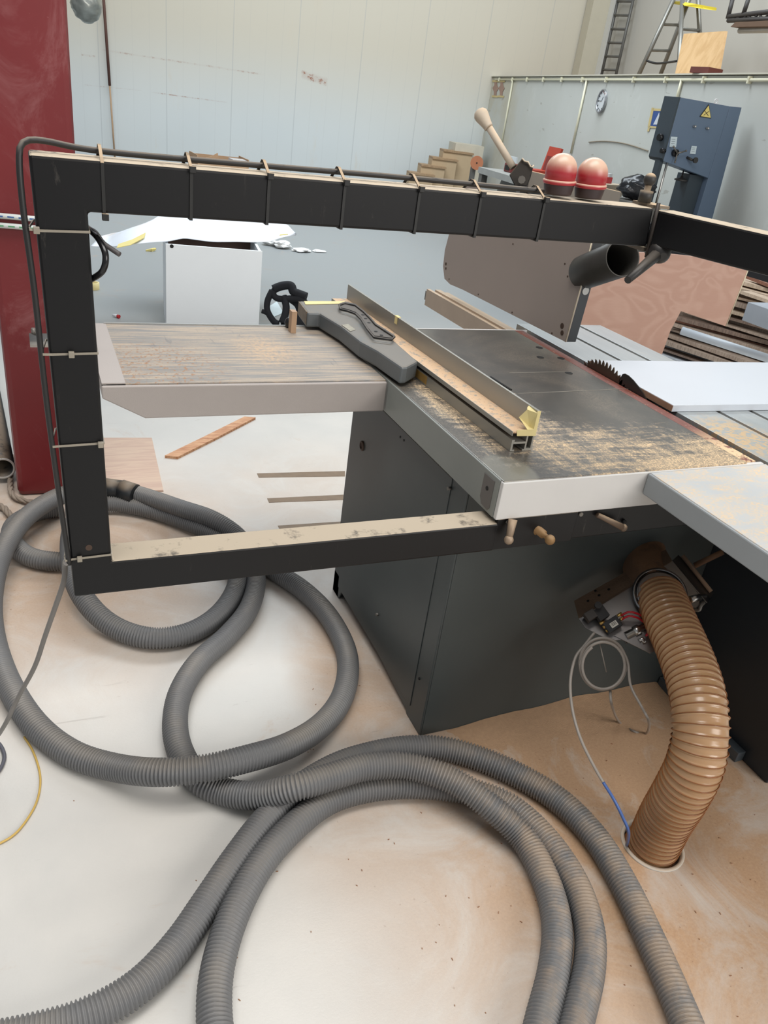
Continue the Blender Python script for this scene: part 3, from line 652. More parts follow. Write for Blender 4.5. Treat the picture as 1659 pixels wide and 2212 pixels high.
# ================================================================== BLADE GUARD
bg = thing('blade_guard', 'raised overhead blade guard with grey-brown side panel and dust port', 'blade guard', (1.58, 2.3, .93))
GX = 1.56
gp = [px_(x_, y_, GX) for x_, y_ in ((1222, 739), (1258, 610), (1283, 505), (1272, 440), (1000, 440), (972, 498), (961, 540), (957, 575), (960, 602), (972, 614), (1000, 626))]
for q in gp[3:5]: q.z = 1.30
gp[3].y = gp[2].y+.01
bm = B(); prism(bm, gp, X*.004); pan = obj('side_panel', bm, M('brown_hardboard', srgb(150, 137, 128), .45, var=.06, scale=5), bg)
bm = B(); prism(bm, [q+X*.004 for q in gp], X*.036); obj('hood_body', bm, M('dark_hood_steel', srgb(58, 60, 62), .5, .2, scratch=.4), bg, bevel=.002)
bm = B(); ee = []
for i in range(len(gp)-8):
    ee.append(gp[i]-X*.0012)
tube(bm, ee, .0016, 6); obj('panel_edge', bm, M('cream_edge', srgb(196, 186, 160), .6), bg)
for (px, py, r) in ((963, 570, .006), (963, 580, .005), (1214, 704, .009), (1214, 719, .008)):
    p = px_(px, py, GX-.0006); bm = B(); cyl(bm, p+X*.001, p-X*.0006, r, seg=16); obj('keyhole', bm, M('dark_brown_hole', srgb(64, 44, 30), .6), pan)
for (px, py) in ((970, 603), (1033, 636), (1106, 675), (1108, 527), (1192, 720), (1220, 570), (1226, 597)):
    p = px_(px, py, GX-.0006); bm = B(); cyl(bm, p+X*.001, p-X*.0006, .003, seg=10); obj('screw_hole', bm, M('dark_brown_hole', srgb(64, 44, 30), .6), pan)
p = py_(1263, 628, 1.995); bm = B(); cyl(bm, p, p-Y*.006, .012, seg=20); obj('rivet', bm, brt, bg)
# dust port
bm = B(); a = pd(1345, 557, 2.19); b_ = pd(1262, 588, 2.42); ax = (a-b_).normalized(); r = .053
L = (a-b_).length
lathe(bm, b_, ax, ((r, 0), (r, L), (r-.002, L+.001), (r-.004, L), (r-.004, .03)), 40, cap=False); obj('dust_port', bm, M('port_steel', srgb(62, 60, 56), .42, .3, var=.2, scale=20), bg)
bm = B(); cyl(bm, b_+ax*.035, b_+ax*.03, r-.005, seg=30); obj('port_back', bm, hole, bg)
# support rail behind the beam, bracket and balance lever
bm = B(); a = pd(1135, 388, 1.92); b_ = pd(1330, 432, 2.02); d = (b_-a).normalized()
obox(bm, (a+b_)/2, (d, d.cross(Z), Z), ((b_-a).length/2, .018, .022)); obj('support_rail', bm, M('grey_rail_dusty', srgb(104, 98, 90), .5, .3, dust=.9), bg, bevel=.002)
bm = B(); a = V((1.585, 2.02, 1.25)); box(bm, 1.565, 1.60, 2.03, 2.20, 1.26, 1.385); obj('hanger', bm, M('dark_hood_steel', srgb(58, 60, 62), .5), bg)
br = [(1100, 378), (1128, 342), (1152, 360), (1146, 384), (1138, 402), (1112, 402)]
bm = B(); nn = ray(1120, 370).normalized(); prism(bm, [pd(x_, y_, 1.86) for x_, y_ in br], nn*.045); obj('bracket', bm, M('black_bracket', srgb(16, 15, 15), .6, dust=.2, spec=.2), bg, bevel=.002)
br2 = [(1128, 342), (1133, 348), (1141, 350), (1146, 360), (1150, 361), (1153, 357)]
bm = B(); tube(bm, [pd(x_, y_, 1.855) for x_, y_ in br2], .0018, 6); obj('bracket_edge', bm, M('pale_dust_edge', srgb(196, 180, 158), .7), bg)
bm = B(); p = pd(1127, 388, 1.85); cyl(bm, p, p-nn*.02, .009, seg=8); obj('bolt', bm, dull, bg)
dustyw = M('dust_coated_steel', srgb(188, 174, 156), .75, var=.08, scale=60, dust=.5)
bm = B(); a = pd(1109, 362, 1.88); b_ = pd(1052, 268, 1.88); tube(bm, [a, b_], .0085, 14); obj('lever_rod', bm, dustyw, bg)
bm = B(); d = (b_-a).normalized(); q = pd(1056, 276, 1.88)
lathe(bm, q, d, ((.011, 0), (.0115, .004), (.0135, .015), (.0175, .032), (.0175, .040), (.013, .047), (.006, .0505), (.001, .0512)), 24); obj('lever_grip', bm, dustyw, bg)

# round bar of the fence rail behind the post
bm = B(); a = pz(64, 735, .845); b_ = V((.19, a.y, .845)); cyl(bm, a, b_+X*.25, .019, seg=28); gbar = obj('guide_bar', bm, brt, saw)
bm = B(); cyl(bm, a+X*.012+Z*.016, a+X*.012+Z*.034, .006, seg=12); obj('stop_bolt', bm, dull, saw)
# ================================================================== GATE + BROWN HOSE
gt = thing('blast_gate', 'galvanised pneumatic blast gate hanging under the saw table', 'blast gate', pd(1425, 1285, 2.05))
gd = 2.03
A_ = pd(1250, 1336, gd); B_ = pd(1452, 1211, gd+.03); u1 = (B_-A_).normalized(); nn = -ray(1400, 1300).normalized()
dn = pd(1505, 1310, gd-.02)-B_; v1 = (dn-u1*dn.dot(u1)); vl = v1.length; v1.normalize(); n1 = u1.cross(v1).normalized()
if n1.dot(nn) < 0: n1 = -n1
UL = (B_-A_).length
bm = B(); prism(bm, [A_, B_, B_+v1*.115, B_-u1*.02+v1*.135, A_+u1*.12+v1*.135, A_+u1*.035+v1*.09, A_+v1*.03], -n1*.003); gp_ = obj('face_plate', bm, galv, gt)
rstd = M('dusty_galvanised', srgb(128, 104, 84), .75, .2, var=.15, scale=30, bump=.3, bscale=150)
T0, T1_ = pd(1240, 1298, gd+.06), pd(1438, 1187, gd+.09)
bm = B(); prism(bm, [A_, B_, T1_, T0], v1*.002); tf = obj('top_flange', bm, rstd, gt)
for k, (px, py) in enumerate(((1270, 1298), (1286, 1276), (1315, 1273), (1406, 1223), (1294, 1286))):
    p = pd(px, py, gd+.045); bm = B(); nt = (T0-A_).cross(u1).normalized(); nt = nt if nt.z > 0 else -nt
    p2 = onpl(px, py, A_+nt*.0008, nt); cyl(bm, p2-nt*.001, p2+nt*.0008, .0035, seg=10); obj('flange_hole', bm, hole, tf)
bm = B(); s0_, s1_ = B_, pd(1528, 1302, gd-.02); s2_, s3_ = pd(1541, 1284, gd+.03), pd(1466, 1199, gd+.06)
prism(bm, [s0_, s1_, s2_, s3_], v1.cross(n1)*.002); obj('side_flange', bm, galv, gt)
bm = B(); a = pd(1474, 1200, gd+.05); b_ = pd(1536, 1278, gd+.02); tube(bm, [a, b_], .006, 8); obj('dusty_rail', bm, rstd, gt)
bm = B(); cc = pd(1424, 1284, gd-.012)
hd0 = (pd(1432, 1310, 1.98)-pd(1424, 1280, 2.04)).normalized()
mid_r = [cc+ (u1*math.cos(a)+v1*math.sin(a))*.066 + n1*.006 for a in [2*math.pi*k/40 for k in range(41)]]
tube(bm, mid_r, .0045, 8, caps=False); tube(bm, [q+(q-cc).normalized()*-.009 for q in mid_r], .003, 8, caps=False); obj('collar_ring', bm, galv, gt)
bm = B(); lathe(bm, cc+n1*.0, n1, ((.056, 0), (.056, .012)), 32); obj('spigot', bm, galv, gt)
# pneumatics
def gbox(c, ang, hx_, hy_, hz_, mat, name, par=None, bev=.001):
    bm = B(); obox(bm, c, (u1, v1, n1), (hx_, hy_, hz_)); return obj(name, bm, mat, par or gt, bevel=bev)
vb = pd(1322, 1350, gd-.03)
val = gbox(vb, 0, .021, .015, .012, M('black_glossy', srgb(22, 22, 24), .25), 'solenoid_valve')
gbox(vb+n1*.0125+u1*.002+v1*.002, 0, .010, .007, .0006, M('white_label', srgb(214, 210, 200), .5, var=.1, scale=300), 'label', val)
for k in range(3):
    gbox(vb+n1*.0133+u1*.002+v1*(.0+.003*k-.002), 0, .007, .0006, .0003, hole, 'print_line', val)
gbox(pd(1298, 1326, gd-.03), 0, .015, .016, .012, M('black_matte', srgb(34, 32, 32), .6), 'solenoid_coil', val)
bm = B(); p = pd(1291, 1309, gd-.04); cyl(bm, p, p+n1*.012, .009, seg=16); obj('coil_knob', bm, M('black_matte', srgb(34, 32, 32), .6), val)
gbox(pd(1275, 1330, gd-.03), 0, 0.014, .012, .012, M('dark_plug', srgb(58, 52, 48), .6), 'plug', val)
brass = M('brass', srgb(206, 170, 100), .3, .9)
for (px, py) in ((1300, 1345), (1307, 1353), (1313, 1361), (1338, 1328), (1344, 1336)):
    p = pd(px, py, gd-.035); bm = B(); cyl(bm, p-u1*.006, p+u1*.007, .0042, seg=12); obj('brass_fitting', bm, brass, val)
for k, off in enumerate((0, 9)):
    bm = B(); tube(bm, spline([pd(1342, 1330+off, gd-.035), pd(1358, 1322+off, gd-.05), pd(1378, 1326+off, gd-.05), pd(1392, 1336+off, gd-.03)], .004), .0028, 8); obj('red_air_line', bm, M('red_pu_line', srgb(176, 26, 38), .35), gt)
bm = B(); tube(bm, spline([pd(1398, 1350, gd-.03), pd(1402, 1362, gd-.05), pd(1394, 1376, gd-.05)], .004), .0028, 8); obj('red_air_line', bm, M('red_pu_line', srgb(176, 26, 38), .35), gt)
bm = B(); a = pd(1352, 1374, gd-.03); b_ = pd(1400, 1349, gd-.03); d = (b_-a)
tube(bm, [a, a+d*.35, a+d*.36, a+d*.6, a+d*.61, b_], lambda i: (.011, .011, .014, .014, .009, .009)[i], 12); obj('air_cylinder', bm, brt, gt)
gbox(pd(1362, 1377, gd-.02), 0, .020, .008, .004, galv, 'mounting_foot')
bm = B(); p = pd(1387, 1380, gd-.04); tube(bm, [p-u1*.01, p, p+v1*.012], .006, 10); obj('elbow_fitting', bm, brt, gt)
bm = B(); a = pd(1490, 1296, gd-.02); b_ = pd(1524, 1286, gd-.0); tube(bm, [a, a+(b_-a)*.6, a+(b_-a)*.61, b_], lambda i: (.010, .010, .006, .006)[i], 12); obj('air_cylinder', bm, brt, gt)
bm = B(); tube(bm, spline([pd(1498, 1316, gd-.02), pd(1510, 1318, gd-.03), pd(1514, 1308, gd-.03), pd(1522, 1300, gd-.02)], .004), .005, 10); obj('elbow_fitting', bm, dull, gt)
bm = B(); prism(bm, [A_+u1*.05+v1*.085, A_+u1*.10+v1*.085, A_+u1*.13+v1*.135, A_+u1*.15+v1*.17, A_+u1*.10+v1*.17], n1*.003); obj('hanger_plate', bm, galv, gt)

# brown suction hose
hb = [(1424, 1284, 2.035), (1436, 1312, 1.985), (1452, 1350, 1.93), (1478, 1410, 1.86), (1499, 1470, 1.80), (1511, 1530, 1.755), (1513, 1590, 1.735), (1500, 1655, 1.745), (1470, 1715, 1.79), (1438, 1768, 1.86)]
pts = [pd(*q) for q in hb]+[V((hx, hy, -.005)), V((hx+.01, hy+.03, -.10))]
path = spline(pts, .002)
def rb_(i):
    ph_ = (i*.002/.0165) % 1.0
    return .0585+.0035*math.exp(-((ph_-.5)/.13)**2)
bh = thing('suction_hose', 'translucent brown spiral suction hose from the blast gate down into the floor', 'hose', (1.322, .868, 0))
s = NT('amber_pu'); c = s.mix(s.noise(12, 4), srgb(176, 136, 98), srgb(196, 158, 118)); amb = s.done(c, .32)
s.b.inputs['Transmission Weight'].default_value = .08; s.b.inputs['Coat Weight'].default_value = .4; s.b.inputs['Coat Roughness'].default_value = .2
s.b.inputs['Subsurface Weight'].default_value = .15; s.b.inputs['Subsurface Radius'].default_value = (.02, .012, .006)
bm = B(); tube(bm, path, rb_, 40, caps=False); obj('hose_wall', bm, amb, bh)
T, N = ring_frame(path); hel = []
for i in range(0, len(path)):
    pass
for k in range(int(len(path)*.002/.0165)-1):
    pos = (k+.5)*.0165/.002; i = int(pos)
    cc_ = path[i]; Bn = T[i].cross(N[i])
    hel.append([cc_+(N[i]*math.cos(a)+Bn*math.sin(a))*.0622 for a in [2*math.pi*j/32 for j in range(33)]])
bm = B()
for rg in hel: tube(bm, rg, .0014, 5, caps=False)
obj('spiral_wire', bm, M('amber_dark_rib', srgb(138, 88, 50), .35), bh)
bm = B(); lathe(bm, (hx, hy, .0), Z, ((.070, -.004), (.0785, .0), (.079, .002), (.077, .004), (.070, .004), (.069, -.02)), 40, cap=False)
tag(obj('floor_collar', bm, M('white_plastic_ring', srgb(200, 196, 188), .5, dust=.5)), 'white ring around the floor hole of the brown hose', 'collar')
# grey / blue air line
al = thing('air_line', 'thin grey and blue air line looping below the blast gate down to the floor hole', 'air hose', pz(1365, 1800, 0))
grl = M('grey_air_tube', srgb(150, 142, 134), .4); bll = M('blue_air_tube', srgb(70, 100, 160), .35)
ptsA = [(1284, 1366, 1.98), (1262, 1395, 1.97), (1243, 1420, 1.96), (1232, 1470, 1.93), (1236, 1530, 1.90), (1252, 1590, 1.86), (1275, 1640, 1.84), (1300, 1685, 1.82), (1325, 1725, 1.80), (1345, 1765, 1.80), (1358, 1800, 1.82)]
sp = spline([pd(*q) for q in ptsA]+[V((1.268, .90, -.05))], .006); kk = int(len(sp)*.55)
bm = B(); tube(bm, sp[:kk+1], .0038, 10); obj('grey_tube', bm, grl, al)
bm = B(); tube(bm, sp[kk:], .0038, 10); obj('blue_tube', bm, bll, al)
cpt = [(1290, 1385, 1.97)]
loop = []
for k in range(0, 41):
    a = math.radians(200-k*20); rx, ry = (50, 55) if k < 20 else (46, 50)
    loop.append(pd(1302+rx*math.cos(a)+(k*.05), 1432-ry*math.sin(a)+k*.2, 1.965-.0008*k))
bm = B(); tube(bm, spline(loop, .006), .0038, 10); obj('tube_coil', bm, grl, al)
bm = B(); tube(bm, spline([pd(*q) for q in ((1296, 1382, 1.97), (1318, 1384, 1.965), (1340, 1400, 1.96), (1356, 1430, 1.95), (1362, 1480, 1.93), (1385, 1525, 1.90), (1402, 1560, 1.90))]+[pz(1396, 1584, .006), pz(1370, 1580, .006), pz(1338, 1560, .006)]+[pd(*q) for q in ((1322, 1525, 1.95), (1318, 1490, 1.96))], .006), .0034, 10); obj('tube_tail', bm, grl, al)
bm = B(); tube(bm, [pd(1296, 1392, 1.96), pd(1310, 1452, 1.96)], .0016, 6); obj('cable_tie', bm, grl, al)

# ================================================================== GREY VACUUM HOSES
hr_ = .0335
s = NT('grey_corrugated_plastic')
sep = s.n('ShaderNodeSeparateXYZ'); s.L.new(s.geo.outputs['Normal'], sep.inputs[0])
c = s.mix(s.noise(5, 4), srgb(98, 99, 101), srgb(118, 118, 118))
dfl = s.math('MULTIPLY', s.ramp(sep.outputs[2], .5, 1.0), s.ramp(s.noise(4, 5, .6), .35, .65))
c = s.mix(s.math('MULTIPLY', dfl, .5), c, srgb(150, 140, 126))
dfl2 = s.math('MULTIPLY', s.math('MULTIPLY', s.ramp(sep.outputs[2], .1, .8), s.blob(1.15, .75, .05, .45, 1.2)), s.ramp(s.noise(9, 5, .7), .35, .6))
c = s.mix(s.math('MULTIPLY', dfl2, .45), c, srgb(186, 158, 126))
hose_m = s.done(c, .5); 
hose_d = M('charcoal_corrugated_plastic', srgb(52, 52, 53), .5, var=.1, scale=5, dust=.25)
def corr(name, P, mat, label, group='grey corrugated vacuum hoses', pitch=.0084):
    pts = [pz(x_, y_, z_) if z_ < 5 else pd(x_, y_, z_-10) for x_, y_, z_ in P]
    st_ = pitch/4; path = spline(pts, st_)
    def rf(i): return hr_ if i % 4 in (1, 2) else hr_-.0048
    bm = B(); tube(bm, path, rf, 20)
    for f_ in bm.faces: f_.smooth = False
    for f_ in bm.faces: f_.smooth = True
    o = obj(name, bm, mat, None, recalc=False); tag(o, label, 'hose', group); return o
g0 = .036; g1 = .104
corr('vacuum_hose', [(1150, 2300, g0), (1172, 2200, g0), (1196, 2100, g0), (1203, 2000, g0), (1180, 1905, g0), (1130, 1810, .045), (1050, 1735, .085), (970, 1682, g1), (880, 1655, g1), (790, 1657, g1), (715, 1678, g1), (640, 1700, .10), (560, 1718, .060), (490, 1712, g0), (430, 1685, g0), (392, 1630, g0), (378, 1565, g0), (390, 1495, g0), (430, 1430, g0), (490, 1375, g0), (535, 1320, g0), (553, 1262, g0), (545, 1210, g0), (515, 1160, .06), (460, 1122, .09), (390, 1098, .09), (320, 1074, .08), (285, 1064, .07)],
     hose_m, 'grey corrugated hose snaking in an S from the dark coupler to the bottom edge')
corr('vacuum_hose', [(225, 1062, .10), (175, 1062, .10), (122, 1075, .10), (65, 1110, .10), (22, 1160, .10), (-8, 1230, .08), (-20, 1310, .05), (-12, 1390, g0), (20, 1480, g0), (75, 1565, g0), (150, 1625, g0), (235, 1655, .045), (330, 1668, .09), (430, 1662, g1), (530, 1640, g1), (620, 1612, .08), (690, 1570, .045), (735, 1515, g0), (752, 1450, g0), (742, 1390, g0), (705, 1325, g0), (655, 1275, g0), (600, 1238, g0), (540, 1195, g0), (490, 1165, g0), (420, 1134, .04), (330, 1103, g0), (245, 1088, .04), (190, 1096, .05), (160, 1130, .09), (152, 1190, .10), (165, 1262, .09), (205, 1322, .06), (262, 1362, .04), (335, 1379, g0), (415, 1365, g0), (478, 1322, g0), (512, 1262, g0), (500, 1215, g0), (440, 1190, g0), (340, 1188, .035), (240, 1200, g0), (150, 1213, g0), (70, 1205, g0), (28, 1172, g0), (30, 1135, g0), (75, 1108, g0), (130, 1098, g0)],
     hose_m, 'grey corrugated hose lying in the big left loops behind and below the black frame')
corr('vacuum_hose', [(-120, 2270, g0), (60, 2235, g0), (190, 2195, g0), (300, 2130, g0), (385, 2040, g0), (450, 1945, g0), (510, 1855, g0), (575, 1770, g0), (650, 1700, g0), (725, 1655, g0), (800, 1630, g0), (880, 1616, g0), (960, 1618, g0), (1040, 1640, g0), (1130, 1680, g0), (1215, 1735, g0), (1290, 1815, g0), (1350, 1915, g0), (1400, 2020, g0), (1445, 2120, g0), (1495, 2240, g0), (1530, 2330, g0)],
     hose_m, 'outermost grey corrugated hose arching from the bottom left corner over to the right')
corr('vacuum_hose', [(480, 2320, g0), (463, 2200, g0), (470, 2090, g0), (505, 1975, g0), (560, 1870, g0), (625, 1795, g0), (700, 1735, g0), (775, 1708, g0), (860, 1697, g0), (950, 1700, g0), (1030, 1713, .037), (1105, 1745, .037), (1180, 1815, .037), (1240, 1905, g0), (1272, 2000, g0), (1273, 2090, g0), (1250, 2190, g0), (1220, 2300, g0)],
     hose_m, 'inner grey corrugated hose running as an arch under the S-shaped hose at the bottom')
cpl = thing('hose_coupler', 'dark smooth plastic coupler joining two hose ends behind the black post', 'hose coupler', pz(262, 1064, .06))
bm = B(); a = pz(218, 1052, .095); b_ = pz(262, 1058, .085); c_ = pz(292, 1068, .08); tube(bm, [a, b_], .0375, 28); obj('sleeve', bm, M('dark_coupler', srgb(40, 43, 46), .45, dust=.3), cpl)
bm = B(); tube(bm, [b_, c_], .041, 28); obj('cuff', bm, M('dark_coupler', srgb(40, 43, 46), .45, dust=.3), cpl)

# thin wires on the floor left
bm = B(); tube(bm, spline([pz(x_, y_, .004) for x_, y_ in ((52, 1592), (70, 1620), (84, 1660), (87, 1695), (78, 1735), (55, 1775), (28, 1805), (-10, 1826), (-40, 1835))], .01), .0026, 8)
tag(obj('yellow_wire', bm, M('yellow_pvc', srgb(206, 172, 92), .5)), 'thin yellow wire curving across the floor at the left edge', 'wire')
bm = B(); tube(bm, spline([pz(x_, y_, .006) for x_, y_ in ((-30, 1590), (-5, 1603), (8, 1625), (8, 1645), (-5, 1668), (-35, 1690))], .01), .0048, 8)
tag(obj('grey_cable', bm, M('blue_grey_cable', srgb(88, 88, 96), .5)), 'short blue-grey cable bend at the left edge of the floor', 'cable')
# ================================================================== LEFT CORNER
def colpt(px, py, off=.012): return onpl(px, py, CF+CFn*off, CFn)
rope = M('white_braid_blue', srgb(214, 218, 216), .8, var=.05)
for (ya, yb, flk, fname, lab) in ((466, 477, srgb(60, 96, 150), 'blue_fleck', 'white rope with blue flecks tied round the red column, upper of the two'), (487, 496, srgb(90, 150, 110), 'green_fleck', 'white rope with green flecks tied round the red column, lower of the two')):
    a = colpt(-90, ya-7); b_ = colpt(176, yb+5); b_2 = cb[2]+e2*.31; b_2.z = b_.z
    t = thing('braided_rope', lab, 'rope', (a+b_)/2, 'ropes around the red column')
    w0 = V((q0.x, q0.y, a.z))+CFn*.012-e1*.012
    path = [w0, b_+e1*.004, V((b_.x, b_.y, b_.z))+e1*.012+e2*.02, V((b_.x, b_.y, b_.z))+e1*.012+e2*.30, V((b_.x, b_.y, b_.z))+e2*.325, V((q0.x, q0.y, a.z))+e2*.325-e1*.012, V((q0.x, q0.y, a.z))+e2*.02-e1*.014, w0]
    bm = B(); tube(bm, path, .009, 12); obj('rope_strand', bm, rope, t)
    for k in range(9):
        p = w0+(b_-w0)*((k+.5)/9); d = (b_-w0).normalized()
        bm = B(); obox(bm, p+CFn*.0085, (d, CFn, Z), (.010, .0015, .0022)); obj('fleck', bm, M(fname, flk, .8), t)
# black pipe
bm = B(); a = pz(6, 1012, .07); b_ = pz(-34, 770, .12); d = (b_-a).normalized()
lathe(bm, b_, (a-b_), ((.042, 0), (.046, (a-b_).length), (.038, (a-b_).length), (.038, (a-b_).length-.15), (.001, (a-b_).length-.16)), 30, cap=False)
bp = obj('black_pipe', bm, M('black_pvc', srgb(40, 42, 45), .4, var=.3, scale=8, dust=.5)); tag(bp, 'black plastic pipe with a worn white rim leaning left of the red column', 'pipe')
bm = B(); T4 = [a+V((0, 0, 0))]; 
Tt, Nn = ring_frame([b_, a]); Bb = Tt[0].cross(Nn[0]); tube(bm, [a+(Nn[0]*math.cos(q)+Bb*math.sin(q))*.042 for q in [2*math.pi*k/30 for k in range(31)]], .0045, 8, caps=False); obj('rim', bm, M('worn_white', srgb(176, 172, 166), .6, var=.3, scale=60), bp)
# twisted rope on the floor
rp_m = M('natural_rope', srgb(150, 136, 122), .9, var=.1, scale=60)
bm = B(); base_p = spline([pz(x_, y_, .018) for x_, y_ in ((27, 985), (22, 1040), (28, 1070), (55, 1082), (85, 1086), (110, 1095))], .006)
T, N = ring_frame(base_p)
for ph_ in (0, 2.09, 4.19):
    tube(bm, [p+(N[i]*math.cos(i*.35+ph_)+T[i].cross(N[i])*math.sin(i*.35+ph_))*.005 for i, p in enumerate(base_p)], .006, 6)
tag(obj('twisted_rope', bm, rp_m), 'pale twisted rope curled on the floor around the foot of the red column', 'rope')
bm = B(); base_p = spline([pz(x_, y_, .018) for x_, y_ in ((-30, 1085), (5, 1095), (18, 1108), (30, 1118))], .006); T, N = ring_frame(base_p)
for ph_ in (0, 2.09, 4.19):
    tube(bm, [p+(N[i]*math.cos(i*.35+ph_)+T[i].cross(N[i])*math.sin(i*.35+ph_))*.006 for i, p in enumerate(base_p)], .007, 6)
tag(obj('twisted_rope', bm, rp_m), 'short piece of pale twisted rope at the left edge beside the hose loop', 'rope')
# anchor bolts
for (px, py) in ((107, 1054), (47, 1084)):
    p = pz(px, py, 0); bm = B(); lathe(bm, p, Z, ((.012, 0), (.012, .010), (.008, .012), (.008, .022)), 12)
    tag(obj('anchor_bolt', bm, M('dusty_bolt', srgb(176, 164, 146), .6, .3)), 'pale anchor bolt on the floor in front of the red column, %s' % ('right of its middle' if px > 80 else 'beside its left corner'), 'bolt', 'anchor bolts of the red column')

# ================================================================== THINGS ON THE MIDDLE FLOOR
def wood(name, a, b_, gs=6.0, rot=0.0, rough=.6, str_=(1, 10, 1)):
    if name in MC: return MC[name]
    s = NT(name); nn_ = s.noise(gs, 5, .6, s.scalev(str_, (0, 0, rot)), 1.6)
    c = s.mix(s.ramp(nn_, .35, .65), a, b_); MC[name] = s.done(c, rough); return MC[name]
bm = B(); a = [pz(x_, y_, .0) for x_, y_ in ((150, 948), (328, 948), (353, 1062), (165, 1062))]; prism(bm, a, Z*.006)
tag(obj('plywood_sheet', bm, wood('pink_ply', srgb(196, 166, 148), srgb(208, 182, 160), 3, .2)), 'thin pinkish plywood sheet lying on the floor behind the black post', 'board')
bm = B(); a = [pz(x_, y_, .0) for x_, y_ in ((356, 989), (384, 992), (468, 950), (552, 906), (528, 904), (440, 948))]; prism(bm, a, Z*.012)
tag(obj('wood_offcut', bm, wood('offcut_wood', srgb(178, 120, 82), srgb(216, 170, 130), 9, .7)), 'narrow splintered wooden strip lying on the floor under the extension table', 'wood strip')
tp = M('floor_tape_brown', srgb(128, 108, 86), .6, var=.25, scale=25)
for i, (q, lab) in enumerate(((((555, 1023), (745, 1018), (745, 1029), (559, 1032)), 'topmost of the three'), (((577, 1077), (742, 1069), (742, 1080), (581, 1086)), 'middle of the three'), (((600, 1136), (738, 1127), (738, 1136), (604, 1143)), 'lowest of the three'))):
    bm = B(); prism(bm, [pz(x_, y_, 0.0) for x_, y_ in q], Z*.0015)
    tag(obj('floor_tape', bm, tp), 'brown tape strip stuck on the floor left of the saw cabinet, '+lab, 'tape strip', 'tape strips on the floor')
# small chips on the floor
chip = M('chip_brown', srgb(150, 108, 78), .7)
for i in range(70):
    px = random.uniform(640, 1300) if i < 45 else random.uniform(100, 1659); py = random.uniform(1420, 1640) if i < 45 else random.uniform(1500, 2200)
bm = B(); rr = random.Random(3)
for i in range(150):
    x_ = rr.gauss(1.0, .45); y_ = rr.gauss(1.0, .4)
    if not (-.2 < x_ < 1.9 and .3 < y_ < 1.9) or (x_ > CX0-.01 and y_ > CY0-.01): continue
    a = rr.random()*6.28; obox(bm, V((x_, y_, .001)), (V((math.cos(a), math.sin(a), 0)), V((-math.sin(a), math.cos(a), 0)), Z), (rr.uniform(.0008, .003), .0008, .0006))
tag(obj('wood_chips', bm, chip), 'scattered tiny brown wood chips on the dusty floor in front of the saw', 'wood chips', kind='stuff')
# sawdust heap along the cabinet foot
bm = B(); nx, ny = 70, 26; gv = {}
for i in range(nx):
    for j in range(ny):
        x_ = .96+.80*i/(nx-1); y_ = 1.20+.162*j/(ny-1)
        e_ = min(1, i/12)*min(1, (nx-1-i)/3+.3); h_ = .030*e_*(j/(ny-1))**1.8*(.75+.5*mnoise.noise(V((x_*6, y_*6, 0))))*(.5+.5*min(1, i/30))*.9
        gv[i, j] = bm.verts.new((x_, y_, max(-.002, h_-.0015+.0012*mnoise.noise(V((x_*60, y_*60, 1))))))
for i in range(nx-1):
    for j in range(ny-1): face(bm, (gv[i, j], gv[i+1, j], gv[i+1, j+1], gv[i, j+1]), True)
sdm = M('sawdust', srgb(186, 152, 120), .95, var=.15, scale=90, bump=.5, bscale=260)
tag(obj('sawdust_heap', bm, sdm), 'tan sawdust heaped against the foot of the saw cabinet', 'sawdust', kind='stuff')

# white cabinet box with paper on top
hb_ = .56; wa, wb = pz(358, 527, hb_), pz(567, 543, hb_); wu = (wb-wa).normalized(); wn = V((-wu.y, wu.x, 0)); wl = (wb-wa).length
wc = thing('white_cabinet', 'open white box cabinet standing on the floor behind the extension table', 'cabinet', V((wa.x, wa.y, 0))+wu*wl/2)
wm = M('chipped_white_laminate', srgb(238, 243, 246), .4, var=.02, scratch=.05); bw = M('brown_board_inside', srgb(96, 72, 60), .7)
w0 = V((wa.x, wa.y, 0))
bm = B(); prism(bm, [w0, w0+wu*wl, w0+wu*wl+Z*hb_, w0+Z*hb_], wn*.018); obj('front_panel', bm, wm, wc, bevel=.001)
bm = B(); prism(bm, [w0+wn*.018, w0+wn*.45, w0+wn*.45+Z*(hb_+.01), w0+wn*.018+Z*(hb_-.01)], wu*.018); obj('side_panel', bm, wm, wc)
bm = B(); q = w0+wu*(wl-.018); prism(bm, [q+wn*.018, q+wn*.45, q+wn*.45+Z*(hb_+.01), q+wn*.018+Z*(hb_-.01)], wu*.018); obj('side_panel', bm, wm, wc)
bm = B(); prism(bm, [w0+wn*.45, w0+wu*wl+wn*.45, w0+wu*wl+wn*.45+Z*hb_, w0+wn*.45+Z*hb_], wn*.015); obj('back_panel', bm, bw, wc)
bm = B(); prism(bm, [w0+wu*.018+wn*.018, w0+wu*(wl-.018)+wn*.018, w0+wu*(wl-.018)+wn*.45, w0+wu*.018+wn*.45], Z*.02); obj('bottom', bm, bw, wc)
bm = B(); q = onpl(371, 532, wa-wn*.001, wn); cyl(bm, q+wn*.002, q-wn*.001, .012, seg=16); obj('hole', bm, hole, wc)
